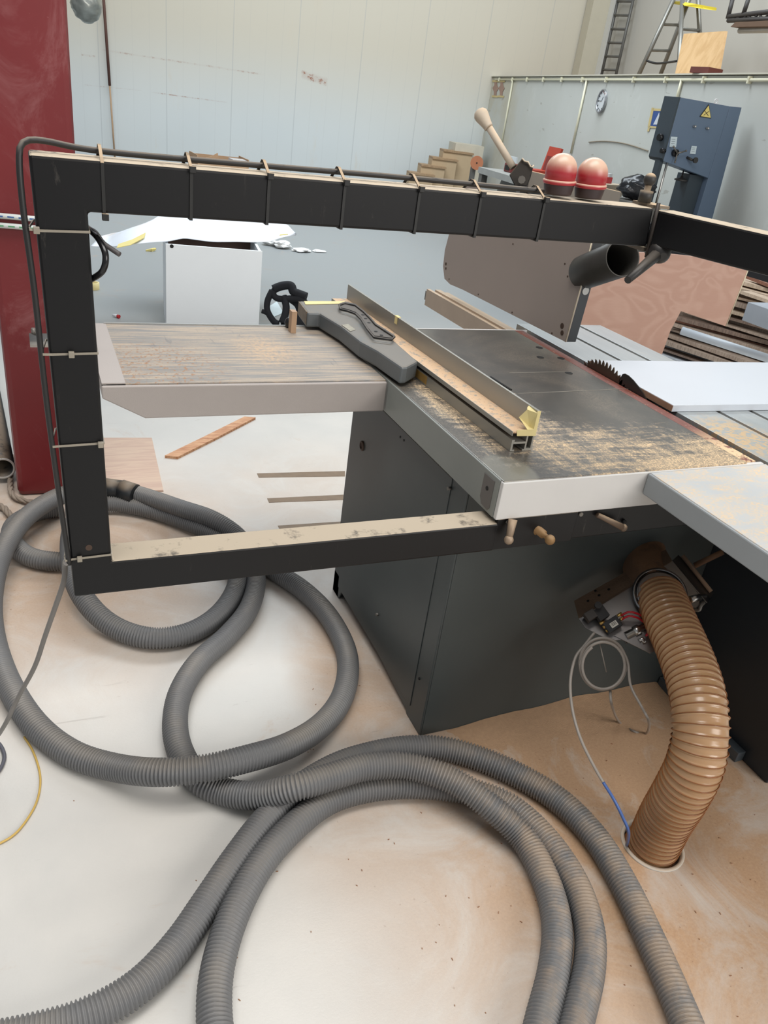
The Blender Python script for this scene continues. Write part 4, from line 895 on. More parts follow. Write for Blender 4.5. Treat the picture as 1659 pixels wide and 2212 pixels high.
# paper
bm = B(); nx, ny = 60, 22
TL, TR = [], []
up_ = [(214, 512), (262, 500), (318, 480), (352, 463), (420, 460), (520, 468), (600, 476), (622, 487), (640, 505)]
lo_ = [(196, 532), (250, 533), (300, 525), (330, 523), (400, 516), (470, 522), (530, 524), (575, 522), (640, 508)]
gv = {}
def lerp_pts(P_, t):
    f_ = t*(len(P_)-1); i = min(int(f_), len(P_)-2); k = f_-i; return (P_[i][0]*(1-k)+P_[i+1][0]*k, P_[i][1]*(1-k)+P_[i+1][1]*k)
for i in range(nx):
    t = i/(nx-1); ua = lerp_pts(up_, t); la = lerp_pts(lo_, t)
    for j in range(ny):
        k = j/(ny-1); x_ = la[0]*(1-k)+ua[0]*k; y_ = la[1]*(1-k)+ua[1]*k
        zz = hb_+.012+.035*(math.sin(t*3.0)*.5+.5)*k
        pp = pz(x_, y_, zz if t > .25 else max(.50, zz-.16*(1-t/.25)**2))
        pp.z += .010*mnoise.noise(V((pp.x*5, pp.y*5, 0)))
        gv[i, j] = bm.verts.new(pp)
for i in range(nx-1):
    for j in range(ny-1): face(bm, (gv[i, j], gv[i+1, j], gv[i+1, j+1], gv[i, j+1]), True)
s = NT('masking_paper'); c = s.mix(s.math('MULTIPLY', s.ramp(s.noise(2.2, 4, .6), .5, .68), .5), srgb(226, 232, 240), srgb(222, 196, 172)); pap = s.done(c, .7)
po = obj('paper_sheet', bm, pap, solid=.002); tag(po, 'large crumpled white paper sheet draped over the white cabinet', 'paper')
for q in (((315, 503), (312, 514), (282, 530), (252, 536), (256, 528), (286, 518)), ((612, 484), (624, 488), (622, 507), (604, 509), (610, 500))):
    bm = B(); prism(bm, [pz(x_, y_, hb_+.024) for x_, y_ in q], Z*.003); obj('yellow_tape_edge', bm, M('yellow_tape', srgb(222, 206, 130), .6), po)
# floor bits: crumpled paper, marker, tape roll
crm = M('white_tissue', srgb(222, 222, 220), .8, var=.05)
for i, (px, py, sz, wh) in enumerate(((585, 530, .06, 'first from the white cabinet'), (608, 536, .075, 'second from the white cabinet'), (650, 543, .075, 'flattened in the middle of the row'), (688, 544, .05, 'farthest from the white cabinet'))):
    bm = B(); bmesh.ops.create_icosphere(bm, subdivisions=3, radius=sz); p = pz(px, py, 0)
    for v in bm.verts:
        n_ = mnoise.noise(v.co*22+V((i*3, 0, 0))); v.co = v.co*(1+.55*n_); v.co.z *= .45 if i < 2 else .22; v.co.x *= 1.4
    mz = min(v.co.z for v in bm.verts)
    for v in bm.verts: v.co += V((p.x, p.y, -mz))
    tag(obj('crumpled_paper', bm, crm), 'crumpled white paper scrap on the far floor, '+wh, 'paper', 'paper scraps on the far floor')
mk = thing('marker_pen', 'small white and red marker lying on the floor left of the white cabinet', 'marker', pz(252, 682, 0))
bm = B(); a, b_ = pz(243, 680, .012), pz(254, 683, .012); tube(bm, [a, b_], lambda i: (.006, .012)[i], 12); obj('barrel', bm, M('white_plastic', srgb(220, 220, 222), .4), mk)
bm = B(); cyl(bm, b_, b_+(b_-a)*.35, .0125, seg=12); obj('cap', bm, M('red_plastic', srgb(190, 30, 36), .4), mk)
bm = B(); p = pz(200, 624, 0); lathe(bm, p, Z, ((.05, 0), (.05, .05), (.038, .05), (.038, 0)), 28, cap=False); tag(obj('tape_roll', bm, tape), 'roll of cream masking tape standing on the floor right behind the black post', 'tape roll')
bm = B(); p = pz(322, 543, 0); 
for k in range(3): obox(bm, p+V((.02*k, .01*k, .012)), (V((1, .4*k, .3)), V((-.4*k, 1, 0)), Z), (.03, .012, .008))
tag(obj('tape_scrap', bm, M('yellow_tape', srgb(222, 206, 130), .6)), 'yellow tape scrap on the floor left of the white cabinet', 'tape scrap')
# black padded harness behind the carriage
hn = thing('padded_harness', 'black padded strap harness lying on the floor beside the white cabinet', 'harness', pz(615, 700, 0))
bf = M('black_fabric', srgb(18, 20, 26), .85, var=.3, scale=40); dpt = 5.3
def strap(P_, wd_, nm, dp_=dpt):
    bm = B(); path = spline([pd(x_, y_, dp_+(q[0] if q else 0)) for x_, y_, *q in P_], .01); T, N = ring_frame(path)
    tube(bm, path, wd_, 10); obj(nm, bm, bf, hn)
strap(((588, 628), (578, 650), (578, 672), (592, 695), (605, 700)), .022, 'left_strap')
strap(((590, 625), (608, 618), (628, 617), (634, 630), (648, 636), (664, 642)), .030, 'shoulder_pad')
strap(((612, 640), (618, 660), (616, 680), (608, 700)), .026, 'right_strap')
strap(((600, 620), (590, 632), (600, 645), (640, 645), (660, 652)), .022, 'collar_pad')
strap(((632, 640), (650, 655), (655, 680), (635, 705), (608, 712)), .05, 'back_pad', 5.36)
strap(((566, 672), (574, 675), (584, 680)), .016, 'buckle_strap')
bm = B(); prism(bm, [pz(x_, y_, .002) for x_, y_ in ((566, 672), (598, 652), (612, 676), (585, 688))], Z*.004); tag(obj('folded_cloth', bm, M('pale_cloth', srgb(208, 222, 226), .8)), 'pale folded cloth on the floor under the black harness', 'cloth')

# ================================================================== RIGHT MIDDLE: plywood, boards
zt1 = 1.14; pa, pb = pz(1440, 548, zt1), pz(1622, 568, zt1); pu = (pb-pa).normalized(); pnr = V((-pu.y, pu.x, 0))
def onply(px, py): return onpl(px, py, pa, pnr)
a0 = onply(1255, 512); bl_ = onply(1430, 765)
lowr = V((bl_.x, bl_.y, 0)); lowl = V((a0.x, a0.y, 0))
pp = [V((a0.x, a0.y, onply(1300, 545).z)), onply(1440, 548), onply(1470, 551), onply(1622, 568), onply(1568, 705), onply(1471, 672), onply(1448, 715), bl_, lowr, lowl]
s = NT('okoume_plywood'); wv = s.noise(1.6, 2, .5, s.scalev((1.2, 1.2, 2.4)), 1.5)
bnd = s.math('FRACT', s.math('MULTIPLY', wv, 9.0)); bn2 = s.ramp(s.math('ABSOLUTE', s.math('SUBTRACT', bnd, .5)), .12, .5)
c = s.mix(bn2, srgb(176, 140, 124), srgb(184, 150, 134)); c = s.mix(s.math('MULTIPLY', s.noise(30, 3, .5, s.scalev((1, 1, 6))), .3), c, srgb(160, 118, 98))
ply_m = s.done(c, .55)
bm = B(); prism(bm, pp, pnr*.012); plo = obj('notched_plywood', bm, ply_m); tag(plo, 'large reddish plywood sheet with a cut-out notch standing behind the sliding table', 'board')
bm = B(); tube(bm, [pp[3], pp[4]], .0025, 6); obj('pale_edge', bm, M('cream_edge', srgb(196, 186, 160), .6), plo)
# pile of boards
PV = V(ray(-1164, -75)); PV.z = 0; PV.normalize(); PQ = V((-PV.y, PV.x, 0)); PQ = PQ if PQ.dot(O-V((4.8, 4.5, 0))) > 0 else -PQ
bmats = [wood('board_a', srgb(150, 132, 118), srgb(182, 164, 148), 8, .4), wood('board_b', srgb(112, 94, 84), srgb(144, 124, 110), 8, .4), wood('board_c', srgb(178, 158, 136), srgb(206, 186, 164), 8, .4),
         wood('board_d', srgb(128, 84, 66), srgb(150, 104, 82), 8, .4), wood('board_e', srgb(170, 176, 182), srgb(196, 200, 206), 8, .4)]
base = pz(1545, 845, 0); base.z = 0; rr = random.Random(11)
kinds = ('weathered grey-brown', 'dark brown', 'pale', 'reddish', 'whitish')
ords = ('lowest', 'second', 'third', 'fourth', 'fifth', 'sixth', 'seventh', 'eighth', 'ninth', 'tenth', 'eleventh', 'twelfth', 'thirteenth', 'fourteenth', 'fifteenth', 'top')
pos_w = ('front', 'middle', 'rear')
for lv in range(16):
    z_ = .003+lv*.047
    for k in range(3):
        mi = rr.choice((0, 0, 1, 2, 3, 4, 0)) if lv < 12 else rr.choice((2, 2, 3, 0))
        if lv < 2 and k == 0: mi = 4
        ang = rr.uniform(-.13, .10); d = (PV*math.cos(ang)+PQ*math.sin(ang)).normalized(); q = V((-d.y, d.x, 0))
        wdt = rr.uniform(.035, .062); th = rr.uniform(.007, .019)
        c_ = base-PQ*(.05+.11*k+.014*lv+rr.uniform(-.025, .025))+PV*(.05+rr.uniform(-.02, .14))+Z*(z_+th)
        bm = B(); obox(bm, c_, (d, q, Z), (.51+rr.uniform(-.04, .03), wdt, th))
        tag(obj('stacked_board', bm, bmats[mi], bevel=.001), '%s board in the pile behind the plywood, %s layer up, %s row' % (kinds[mi], ords[lv], pos_w[k]), 'board', 'boards piled behind the sliding table')
bm = B(); a = pz(1472, 714, .47); c_ = pz(1665, 776, .43); tube(bm, [a, a+(c_-a)*1.6], .026, 16); tag(obj('white_pipe', bm, M('white_pvc', srgb(206, 214, 222), .4, var=.03)), 'long white plastic pipe lying on the pile of boards', 'pipe')
bm = B(); c1 = pz(1609, 672, .70); d1 = (pz(1659, 690, .70)-c1).normalized(); q1 = V((-d1.y, d1.x, 0)); q1 = q1 if q1.dot(O-c1) < 0 else -q1
obox(bm, c1+d1*.35+q1*.10, (d1, q1, Z), (.35, .10, .055)); tag(obj('grey_profile', bm, M('pale_grey_profile', srgb(176, 184, 194), .4), bevel=.002), 'light grey metal box profile lying on top of the board pile', 'profile')
for k, (pxa, pya, z_, mat_, lab) in enumerate(((1600, 608, .77, 2, 'pale split board jutting out left at the top of the pile'), (1611, 632, .74, 2, 'pale board just below the jutting one on the pile'), (1618, 597, .80, 3, 'reddish edge board at the very top of the pile'))):
    a = pz(pxa, pya, z_); d = (pz(1659, pya+16, z_)-a).normalized(); q = V((-d.y, d.x, 0)); bm = B(); obox(bm, a+d*.4, (d, q, Z), (.4, .045, .010)); tag(obj('stacked_board', bm, bmats[mat_]), lab, 'board', 'boards piled behind the sliding table')
# black steel trough behind the plywood
bm = B(); t0 = pz(1380, 540, .93); t1v = pz(1700, 615, .72); dd = pz(1659, 606, .74)
a = pd(1384, 530, 4.7); b_ = pd(1665, 572, 3.9); d = V((b_.x-a.x, b_.y-a.y, 0)).normalized(); q = V((-d.y, d.x, 0)); zc1 = .80
a.z = b_.z = 0
bot = pd(1640, 606, 3.95).z; topz = pd(1640, 548, 3.95).z
prism(bm, [V((a.x, a.y, bot)), V((b_.x, b_.y, bot))+(b_-a)*.55, V((b_.x, b_.y, topz))+(b_-a)*.55, V((a.x, a.y, topz))], (q if q.dot(a) > 0 else -q)*.25)
tb = thing('black_trough', 'long black steel trough above the board pile, mostly hidden by the beam', 'trough', V((a.x, a.y, 0))); obj('trough_body', bm, M('near_black_steel', srgb(20, 20, 23), .5), tb)
qq = (q if q.dot(a) > 0 else -q)
for t_ in (.08, 1.5):
    for s_ in (.05, .20):
        c_ = a+(b_-a)*t_+qq*s_; bm = B(); box(bm, c_.x-.02, c_.x+.02, c_.y-.02, c_.y+.02, 0, bot); obj('leg', bm, M('near_black_steel', srgb(20, 20, 23), .5), tb)

# ================================================================== BANDSAW
zt2 = 1.85; bp0 = pz(1470, 210, zt2); YB = bp0.y
def qb(px, py, y=None): return py_(px, py, YB if y is None else y)
bs = thing('bandsaw', 'tall blue-grey bandsaw in front of the office partition', 'bandsaw', V((bp0.x+.3, YB+.2, 0)))
blue = M('blue_grey_enamel', srgb(100, 118, 140), .45, var=.08, scale=3, dust=.4); dkb = M('dark_blue_enamel', srgb(58, 68, 76), .45, var=.1)
tr = qb(1603, 232); br_ = qb(1571, 384); 
fr_pts = [qb(1470, 210), qb(1558, 221), qb(1535, 384), qb(1440, 349)]
xl, xr = bp0.x, tr.x; zt_ = zt2; dpth = .16
head = [V((bp0.x, YB, zt2)), V((tr.x, YB, tr.z)), V((tr.x-.00, YB, qb(1530, 470).z)), ]
zl = qb(1440, 349).z; zr = qb(1530, 385).z; xsp = qb(1530, 385).x
bm = B(); prism(bm, [V((xl, YB, zt2)), V((xsp+.0, YB, zt2-.003)), V((xsp, YB, zr)), V((xl+.0, YB, zl))], Y*dpth*1.05); hd = obj('wheel_housing', bm, blue, bs, bevel=.004)
bm = B(); prism(bm, [V((xsp+.002, YB+.002, zt2-.003)), V((tr.x, YB+.002, tr.z)), V((qb(1540, 470).x, YB+.002, qb(1540, 470).z)), V((tr.x-.02, YB+.002, .30)), V((xsp+.002, YB+.002, .30))], Y*dpth*1.05); obj('spine', bm, blue, bs, bevel=.004)
bm = B(); box(bm, xsp-.16, xsp-.005, YB+.05, YB+.20, .72, zr+.01); obj('inner_column', bm, dkb, bs)
bm = B(); prism(bm, [V((xl-.02, YB-.005, zt2-.001)), V((xl, YB-.002, zt2+.0)), V((xl, YB-.002, zl)), V((xl-.02, YB-.005, zl+.02))], Y*.17); sp_ = obj('side_cover', bm, dkb, bs)
bm = B(); box(bm, xl-.02, tr.x, YB-.05, YB+.35, 0, .68); obj('base_cabinet', bm, blue, bs, bevel=.006)
bm = B(); box(bm, xl-.10, xsp-.02, YB-.15, YB+.35, .72, .76); obj('worktable', bm, dull, bs, bevel=.002)
bm = B(); g = qb(1411, 400); box(bm, xl-.005, xl+.03, YB+.03, YB+.09, .80, zl+.03); obj('guide_post', bm, dkb, bs)
bm = B(); a = qb(1441, 352); tube(bm, [V((a.x+.01, YB+.01, zl+.02)), V((a.x+.01, YB+.01, .86))], .010, 12); obj('guide_rod', bm, brt, bs)
# warning triangle
def onb(px, py, off=-.003): return py_(px, py, YB+off)
tri = [onb(1531, 225), onb(1511, 252), onb(1536, 256)]
bm = B(); prism(bm, [V((p.x, p.y, p.z)) for p in tri], -Y*.002); wt_ = obj('warning_triangle', bm, M('black_print', srgb(30, 30, 30), .6), hd)
cen = (tri[0]+tri[1]+tri[2])/3; bm = B(); prism(bm, [cen+(p-cen)*.86-Y*.002 for p in tri], -Y*.002); obj('yellow_field', bm, M('sign_yellow', srgb(232, 212, 130), .5), wt_)
bm = B(); 
for a, b_ in (((1520, 249), (1532, 240)), ((1522, 239), (1530, 250))): tube(bm, [onb(*a, -.007), onb(*b_, -.007)], .0022, 6)
obj('cross_symbol', bm, M('black_print', srgb(30, 30, 30), .6), wt_)
for q in (((1449, 295), (1463, 296), (1460, 318), (1446, 317)), ((1494, 315), (1505, 316), (1502, 333), (1490, 332))):
    bm = B(); prism(bm, [onb(*t_) for t_ in q], -Y*.002); lb = obj('instruction_label', bm, M('white_label_far', srgb(206, 220, 226), .5), hd)
    for r_ in (.25, .45, .65):
        a = V(onb(*q[0], -.0055)).lerp(onb(*q[3], -.0055), r_); b_ = V(onb(*q[1], -.0055)).lerp(onb(*q[2], -.0055), r_); bm = B(); tube(bm, [a.lerp(b_, .2), a.lerp(b_, .75)], .0012, 5); obj('print_line', bm, M('grey_print', srgb(120, 130, 140), .6), lb)
for (px, py) in ((1498, 273), (1526, 277)):
    p = onb(px, py, 0); bm = B(); cyl(bm, p, p-Y*.012, .009, seg=14); sph(bm, p-Y*.02, .011, seg=12); obj('knob', bm, brt, bs)
bkk = M('black_glossy', srgb(22, 22, 24), .25)
for (px, py, r) in ((1427, 297, .026), (1432, 326, .018)):
    p = px_(px, py, xl-.03); bm = B(); cyl(bm, p+X*.02, p-X*.02, r, seg=20); obj('side_knob', bm, bkk, bs)
p = onb(1456, 330, 0); bm = B(); cyl(bm, p, p-Y*.03, .028, seg=20); hwl = obj('hand_wheel', bm, bkk, bs)
for (qx, qy) in ((1482, 326), (1458, 350), (1455, 317)):
    bm = B(); tube(bm, [p-Y*.04, onb(qx, qy, -.04)], .006, 8); sph(bm, onb(qx, qy, -.04), .009, seg=10); obj('spoke', bm, dull, hwl)
p = onb(1497, 346, 0); bm = B(); tube(bm, [onb(1484, 340, 0), onb(1496, 346, -.05)], .010, 10); a = onb(1501, 346, -.05); cyl(bm, a, a-Y*.015, .022, seg=20); obj('lock_handle', bm, M('grey_plastic_dusty', srgb(52, 50, 48), .45), bs)
p = qb(1477, 367, YB+.10); bm = B(); bz = qb(1474, 389, YB+.10); q = V((p.x, YB+.10, bz.z))
lathe(bm, q, Z, ((.05, -.008), (.055, -.006), (.055, .004), (.045, .008), (.014, .016), (.012, .03), (.006, .032), (.006, .10)), 24); obj('tension_wheel', bm, M('grey_plastic_dusty', srgb(52, 50, 48), .45, dust=.5), bs)
p = qb(1547, 218, YB+.08); bm = B(); rg = [V((p.x, YB+.08, zt2+.018))+(X*math.cos(a)+Z*math.sin(a))*.017 for a in [2*math.pi*k/20 for k in range(21)]]; tube(bm, rg, .004, 8, caps=False); obj('lifting_eye', bm, M('white_plastic', srgb(220, 220, 222), .4), bs)

# ================================================================== ON THE PARTITION
def ppoly(pts_, off, th, mat, name, parent=None):
    bm = B(); prism(bm, [onp(x_, y_, off) for x_, y_ in pts_], PN*th); return obj(name, bm, mat, parent)
ck = thing('wall_clock', 'round silver-rimmed clock hanging on the office partition', 'clock', onp(1303, 219, .0))
cc = onp(1303, 219, 0); top_ = onp(1307, 193, 0); bot_ = onp(1299, 246, 0); rC = abs(top_.z-bot_.z)/2
def cring(r, off): return [cc+PN*off+(PD*math.cos(a)+Z*math.sin(a))*r for a in [2*math.pi*k/40 for k in range(41)]]
bm = B(); tube(bm, cring(rC*.93, .025), rC*.085, 12, caps=False); obj('rim', bm, M('silver_rim', srgb(160, 162, 166), .3, .7), ck)
bm = B(); cyl(bm, cc+PN*.002, cc+PN*.02, rC*.92, seg=40); fc = obj('face', bm, M('clock_face', srgb(208, 212, 214), .5), ck)
for k in range(12):
    a = math.radians(90-30*k); d = PD*math.cos(a)+Z*math.sin(a); tn = -PD*math.sin(a)+Z*math.cos(a); bm = B()
    obox(bm, cc+PN*.0215+d*rC*.74, (d, tn, PN), (rC*.085, rC*.05, .001)); obj('hour_mark', bm, M('black_print', srgb(30, 30, 30), .6) if k not in (0, 1) else M('red_print', srgb(130, 50, 50), .6), fc)
for ang_, ln, wd_ in ((178, .62, .02), (60, .42, .03)):
    a = math.radians(ang_); d = PD*math.cos(a)+Z*math.sin(a); tn = -PD*math.sin(a)+Z*math.cos(a); bm = B()
    obox(bm, cc+PN*.024+d*rC*ln*.5, (d, tn, PN), (rC*ln*.5, rC*wd_, .001)); obj('hand', bm, M('grey_print', srgb(120, 130, 140), .6) if wd_ > .02 else M('black_print', srgb(30, 30, 30), .6), ck)
sg = ppoly(((1412, 238), (1440, 240), (1431, 274), (1403, 272)), .004, .002, M('sign_blue', srgb(40, 76, 140), .5), 'blue_sign')
tag(sg, 'blue sign with a white cone symbol taped to the partition beside the bandsaw', 'sign')
ppoly(((1424, 243), (1425, 269), (1411, 269)), .0065, .001, M('sign_white', srgb(206, 210, 218), .5), 'white_cone', sg)
for q in (((1408, 234), (1441, 236), (1441, 241), (1407, 239)), ((1408, 232), (1413, 233), (1404, 275), (1399, 274)), ((1402, 272), (1432, 274), (1431, 278), (1401, 276)), ((1400, 275), (1404, 276), (1402, 284), (1398, 284))):
    ppoly(q, .0065, .001, M('old_tape', srgb(202, 182, 128), .7), 'tape_strip', sg)
for (dx, lab) in ((0, 'left of the pair'), (13, 'right of the pair')):
    o = ppoly(tuple((x_+dx, y_) for x_, y_ in ((1068, 175), (1073, 176), (1074, 185), (1077, 191), (1073, 198), (1072, 207), (1067, 207), (1067, 198), (1064, 190), (1068, 184))), .004, .003, M('brown_template', srgb(160, 128, 112), .6), 'hanging_template')
    tag(o, 'brown figure-shaped template taped to the top left corner of the partition, '+lab, 'template', 'templates on the partition')
    ppoly(tuple((x_+dx, y_) for x_, y_ in ((1064, 173), (1078, 174), (1077, 178), (1063, 177))), .008, .001, M('old_tape', srgb(202, 182, 128), .7), 'tape_strip', o)
    ppoly(tuple((x_+dx, y_) for x_, y_ in ((1063, 206), (1076, 207), (1075, 211), (1062, 210))), .008, .001, M('old_tape', srgb(202, 182, 128), .7), 'tape_strip', o)
bm = B(); P_ = [onp(x_, y_, .01) for x_, y_ in ((1272, 307), (1300, 305), (1330, 307), (1360, 313), (1400, 326))]; tube(bm, spline(P_, .02), .006, 6)
tag(obj('curved_lath', bm, M('lath_brown', srgb(140, 128, 110), .7)), 'thin curved lath hanging on the partition above the workbench', 'lath')

# ================================================================== ON THE OFFICE ROOF
def onr(px, py, off): return onpl(px, py, PA-PN*off, PN)
lad = M('aluminium_ladder', srgb(132, 130, 124), .45, .6); ladd = M('dull_grey_ladder', srgb(96, 94, 90), .5, .4)
RZ = PT+.02
def onrw(px, py, off=.1): return onpl(px, py, corner+PN*off, PN)
la = thing('straight_ladder', 'grey straight ladder leaning against the far wall above the office', 'ladder', V((0, 0, 0)))
b1, t1_ = onrw(1299, 164, .15), onrw(1337, -10, .08); b2, t2_ = onrw(1330, 164, .15), onrw(1370, -10, .08)
zz = min(b1.z, b2.z); la.location = (b1+b2)/2; la['_o'] = tuple((b1+b2)/2)
def ext_to(b, t, z): d = (b-t).normalized(); return b+d*((z-b.z)/d.z)
b1 = ext_to(b1, t1_, RZ); b2 = ext_to(b2, t2_, RZ); t1_ = t1_+(t1_-b1)*.3; t2_ = t2_+(t2_-b2)*.3
for a, b_ in ((b1, t1_), (b2, t2_)):
    bm = B(); tube(bm, [a, b_], .028, 4); obj('rail', bm, ladd, la)
for k in range(9):
    t = (k+.5)/9; bm = B(); tube(bm, [b1.lerp(t1_, t), b2.lerp(t2_, t)], .018, 8); obj('rung', bm, ladd, la)
DL = .5
def rl(px, py, off): return onr(px, py, off)
sl_ = thing('step_ladder', 'aluminium step ladder with a yellow top tray standing on the office roof', 'ladder', V((0, 0, 0)))
feet = {'a': (1379, 163), 'b': (1426, 163), 'c': (1471, 163), 'd': (1512, 150)}
A1, A2 = rl(1379, 163, .5), rl(1456, -4, .75); B1, B2 = rl(1426, 163, 1.0), rl(1490, -4, 1.0)
C1, C2 = rl(1466, 160, .5), rl(1474, 0, .75); D1, D2 = rl(1516, 160, 1.2), rl(1508, 2, 1.0)
sl_.location = (A1+B1)/2; sl_['_o'] = tuple((A1+B1)/2)
for a, b_ in ((A1, A2), (B1, B2), (C1, C2), (D1, D2)):
    a = ext_to(a, b_, RZ); bm = B(); tube(bm, [a, b_+(b_-a)*.05], .026, 8); obj('leg', bm, lad, sl_)
for (pa_, pb_, pc_, pd_, n_) in ((A1, A2, B1, B2, 6), (C1, C2, D1, D2, 5)):
    for k in range(1, n_):
        bm = B(); t = k/n_; tube(bm, [pa_.lerp(pa_.lerp(pb_, 1), t), pc_.lerp(pd_, t)], .016, 6)
        if (n_ == 6 and k in (2, 4)) or (n_ == 5 and k in (3,)): obj('rung', bm, lad, sl_)
        else: bm.free()
bm = B(); q = [rl(1451, 3, .8), rl(1470, 3, .72), rl(1506, 9, .9), rl(1505, 15, .9), rl(1478, 12, .72), rl(1453, 8, .8)]; prism(bm, q, -PN*.25); obj('top_tray', bm, M('yellow_plastic', srgb(206, 186, 50), .5), sl_)
bm = B(); tube(bm, spline([rl(1397, 131, .55), rl(1420, 137, .6), rl(1462, 132, .55)], .03), .012, 6); obj('spreader_strap', bm, M('black_matte', srgb(34, 32, 32), .6), sl_)
bp_ = [rl(1457, 164, .22), rl(1549, 164, .22), rl(1567, 67, .38), rl(1477, 73, .38)]
bp_[0] = ext_to(bp_[0], bp_[3], RZ); bp_[1] = ext_to(bp_[1], bp_[2], RZ)
bm = B(); prism(bm, bp_, -PN*.025); pb2 = obj('tan_plywood', bm, wood('birch_ply', srgb(190, 152, 104), srgb(204, 168, 122), 2, 0, .6, (3, 3, .6))); tag(pb2, 'light tan plywood panel standing on top of the office partition', 'board')
bm = B(); a = rl(1530, 160, .08); box(bm, a.x-.12, a.x+.05, a.y-.12, a.y+.12, RZ, RZ+.05); tag(obj('red_brick', bm, M('brick_red', srgb(110, 60, 52), .8)), 'small dark red block at the foot of the tan plywood panel', 'block')
# lattice rack and shelf board with tube lamp at the top right
lr = thing('lattice_rack', 'dark steel lattice rack hanging near the ceiling at the top right', 'rack', rl(1600, 30, 1.2))
dk = M('dark_rack_steel', srgb(60, 56, 54), .6)
pr = [((1573, 36), (1690, 22)), ((1573, 44), (1690, 40)), ((1582, 0), (1572, 40)), ((1616, 0), (1606, 30)), ((1582, -90), (1582, 0)), ((1630, -90), (1616, 0))]
for a, b_ in pr:
    bm = B(); tube(bm, [rl(*a, 1.2), rl(*b_, 1.2)], .025, 6); obj('bar', bm, dk, lr)
xs_ = [1578+12*k for k in range(9)]
for k in range(8):
    bm = B(); tube(bm, [rl(xs_[k], 36-k*1.6 if k % 2 else 44, 1.2), rl(xs_[k+1], 44 if k % 2 else 36-k*1.6, 1.2)], .013, 6); obj('brace', bm, dk, lr)
bm = B(); prism(bm, [rl(1578, 58, 1.1), rl(1588, 48, 1.1), rl(1700, 42, 1.1), rl(1700, 56, 1.1)], -PN*.25); sh_ = obj('brown_beam', bm, M('brown_wood_far', srgb(104, 82, 66), .7)); tag(sh_, 'brown wooden beam above the office, right below the lattice rack', 'beam')
bm = B(); tube(bm, [rl(1598, 66, 1.2), rl(1710, 63, 1.2)], .03, 8); tag(obj('tube_lamp', bm, M('white_lamp_body', srgb(190, 190, 188), .4)), 'unlit white tube lamp hanging under the brown beam at the top right', 'lamp')
# wrapped bundle hanging at the top left, with dark rod on the wall
hgp = pd(187, 5, 9.5); bm = B(); bmesh.ops.create_icosphere(bm, subdivisions=4, radius=.19)
for v in bm.verts:
    n_ = mnoise.noise(V((v.co.x*9, v.co.y*9, v.co.z*26))); v.co *= 1+.12*n_; v.co.z *= 1.15
    if v.co.z > 0: v.co.x *= .95
    v.co += hgp
for f_ in bm.faces: f_.smooth = True
wbnd = thing('hanging_bundle', 'silvery plastic-wrapped bundle hanging at the top beside the red column', 'bundle', hgp-Z*.2)
obj('wrapping', bm, M('silver_film', srgb(150, 152, 146), .28, .6, var=.5, scale=9), wbnd)
bm = B(); tube(bm, [hgp+Z*.15, hgp+Z*2.3], .01, 6); obj('hanging_cord', bm, dk, wbnd)
bm = B(); a = onback(216, -60, .12); b_ = onback(237, 185, .12); c_ = onback(248, 325, .12); c_.z = 0.0
a = b_+(b_-c_)*1.6
tube(bm, [c_, b_], .014, 6); rd = thing('leaning_rod', 'tall thin rod leaning against the back wall, dark above and tan below', 'rod', c_); obj('lower_length', bm, M('tan_rod', srgb(176, 146, 116), .7), rd)
bm = B(); tube(bm, [b_, a], .022, 6); obj('upper_length', bm, M('dark_brown_rod', srgb(92, 62, 52), .7), rd)

# ================================================================== FAR FLOOR: cardboard box, stairs, bench
def flo(px, py): return pz(px, py, 0)
cbx = thing('cardboard_box', 'open cardboard box on the floor against the back wall', 'box', flo(480, 432)); hh_ = 0.0
a = flo(425, 428); b_ = flo(533, 436); u_b = (b_-a).normalized(); n_b = V((-u_b.y, u_b.x, 0)); Lb = (b_-a).length
tpz = onpl(425, 347, a, n_b).z
kraft = M('kraft_card', srgb(176, 142, 110), .8, var=.05)
bm = B(); prism(bm, [a, b_, b_+Z*tpz, a+Z*tpz], n_b*.01); obj('front', bm, kraft, cbx)
bm = B(); prism(bm, [a+n_b*.5, b_+n_b*.5, b_+n_b*.5+Z*tpz*1.1, a+n_b*.5+Z*tpz*1.1], n_b*.01); obj('back', bm, kraft, cbx)
for q in (a, b_): bm = B(); prism(bm, [q, q+n_b*.5, q+n_b*.5+Z*tpz*1.15, q+Z*tpz*1.15], u_b*.01); obj('side', bm, kraft, cbx)
bm = B(); q = a+u_b*Lb*.15+Z*tpz*1.05+n_b*.1; prism(bm, [q, q+u_b*Lb*.3, q+u_b*Lb*.28+Z*.09, q+u_b*Lb*.16+Z*.04], V((0, .02, 0))); obj('flap', bm, kraft, cbx)
bm = B(); q = a+u_b*Lb*.84+Z*(tpz*1.02)+n_b*.15; obox(bm, q, (u_b, n_b, (Z+u_b*.1)), (Lb*.14, .12, .045)); obj('white_packet', bm, M('white_packet', srgb(196, 192, 190), .5), cbx)
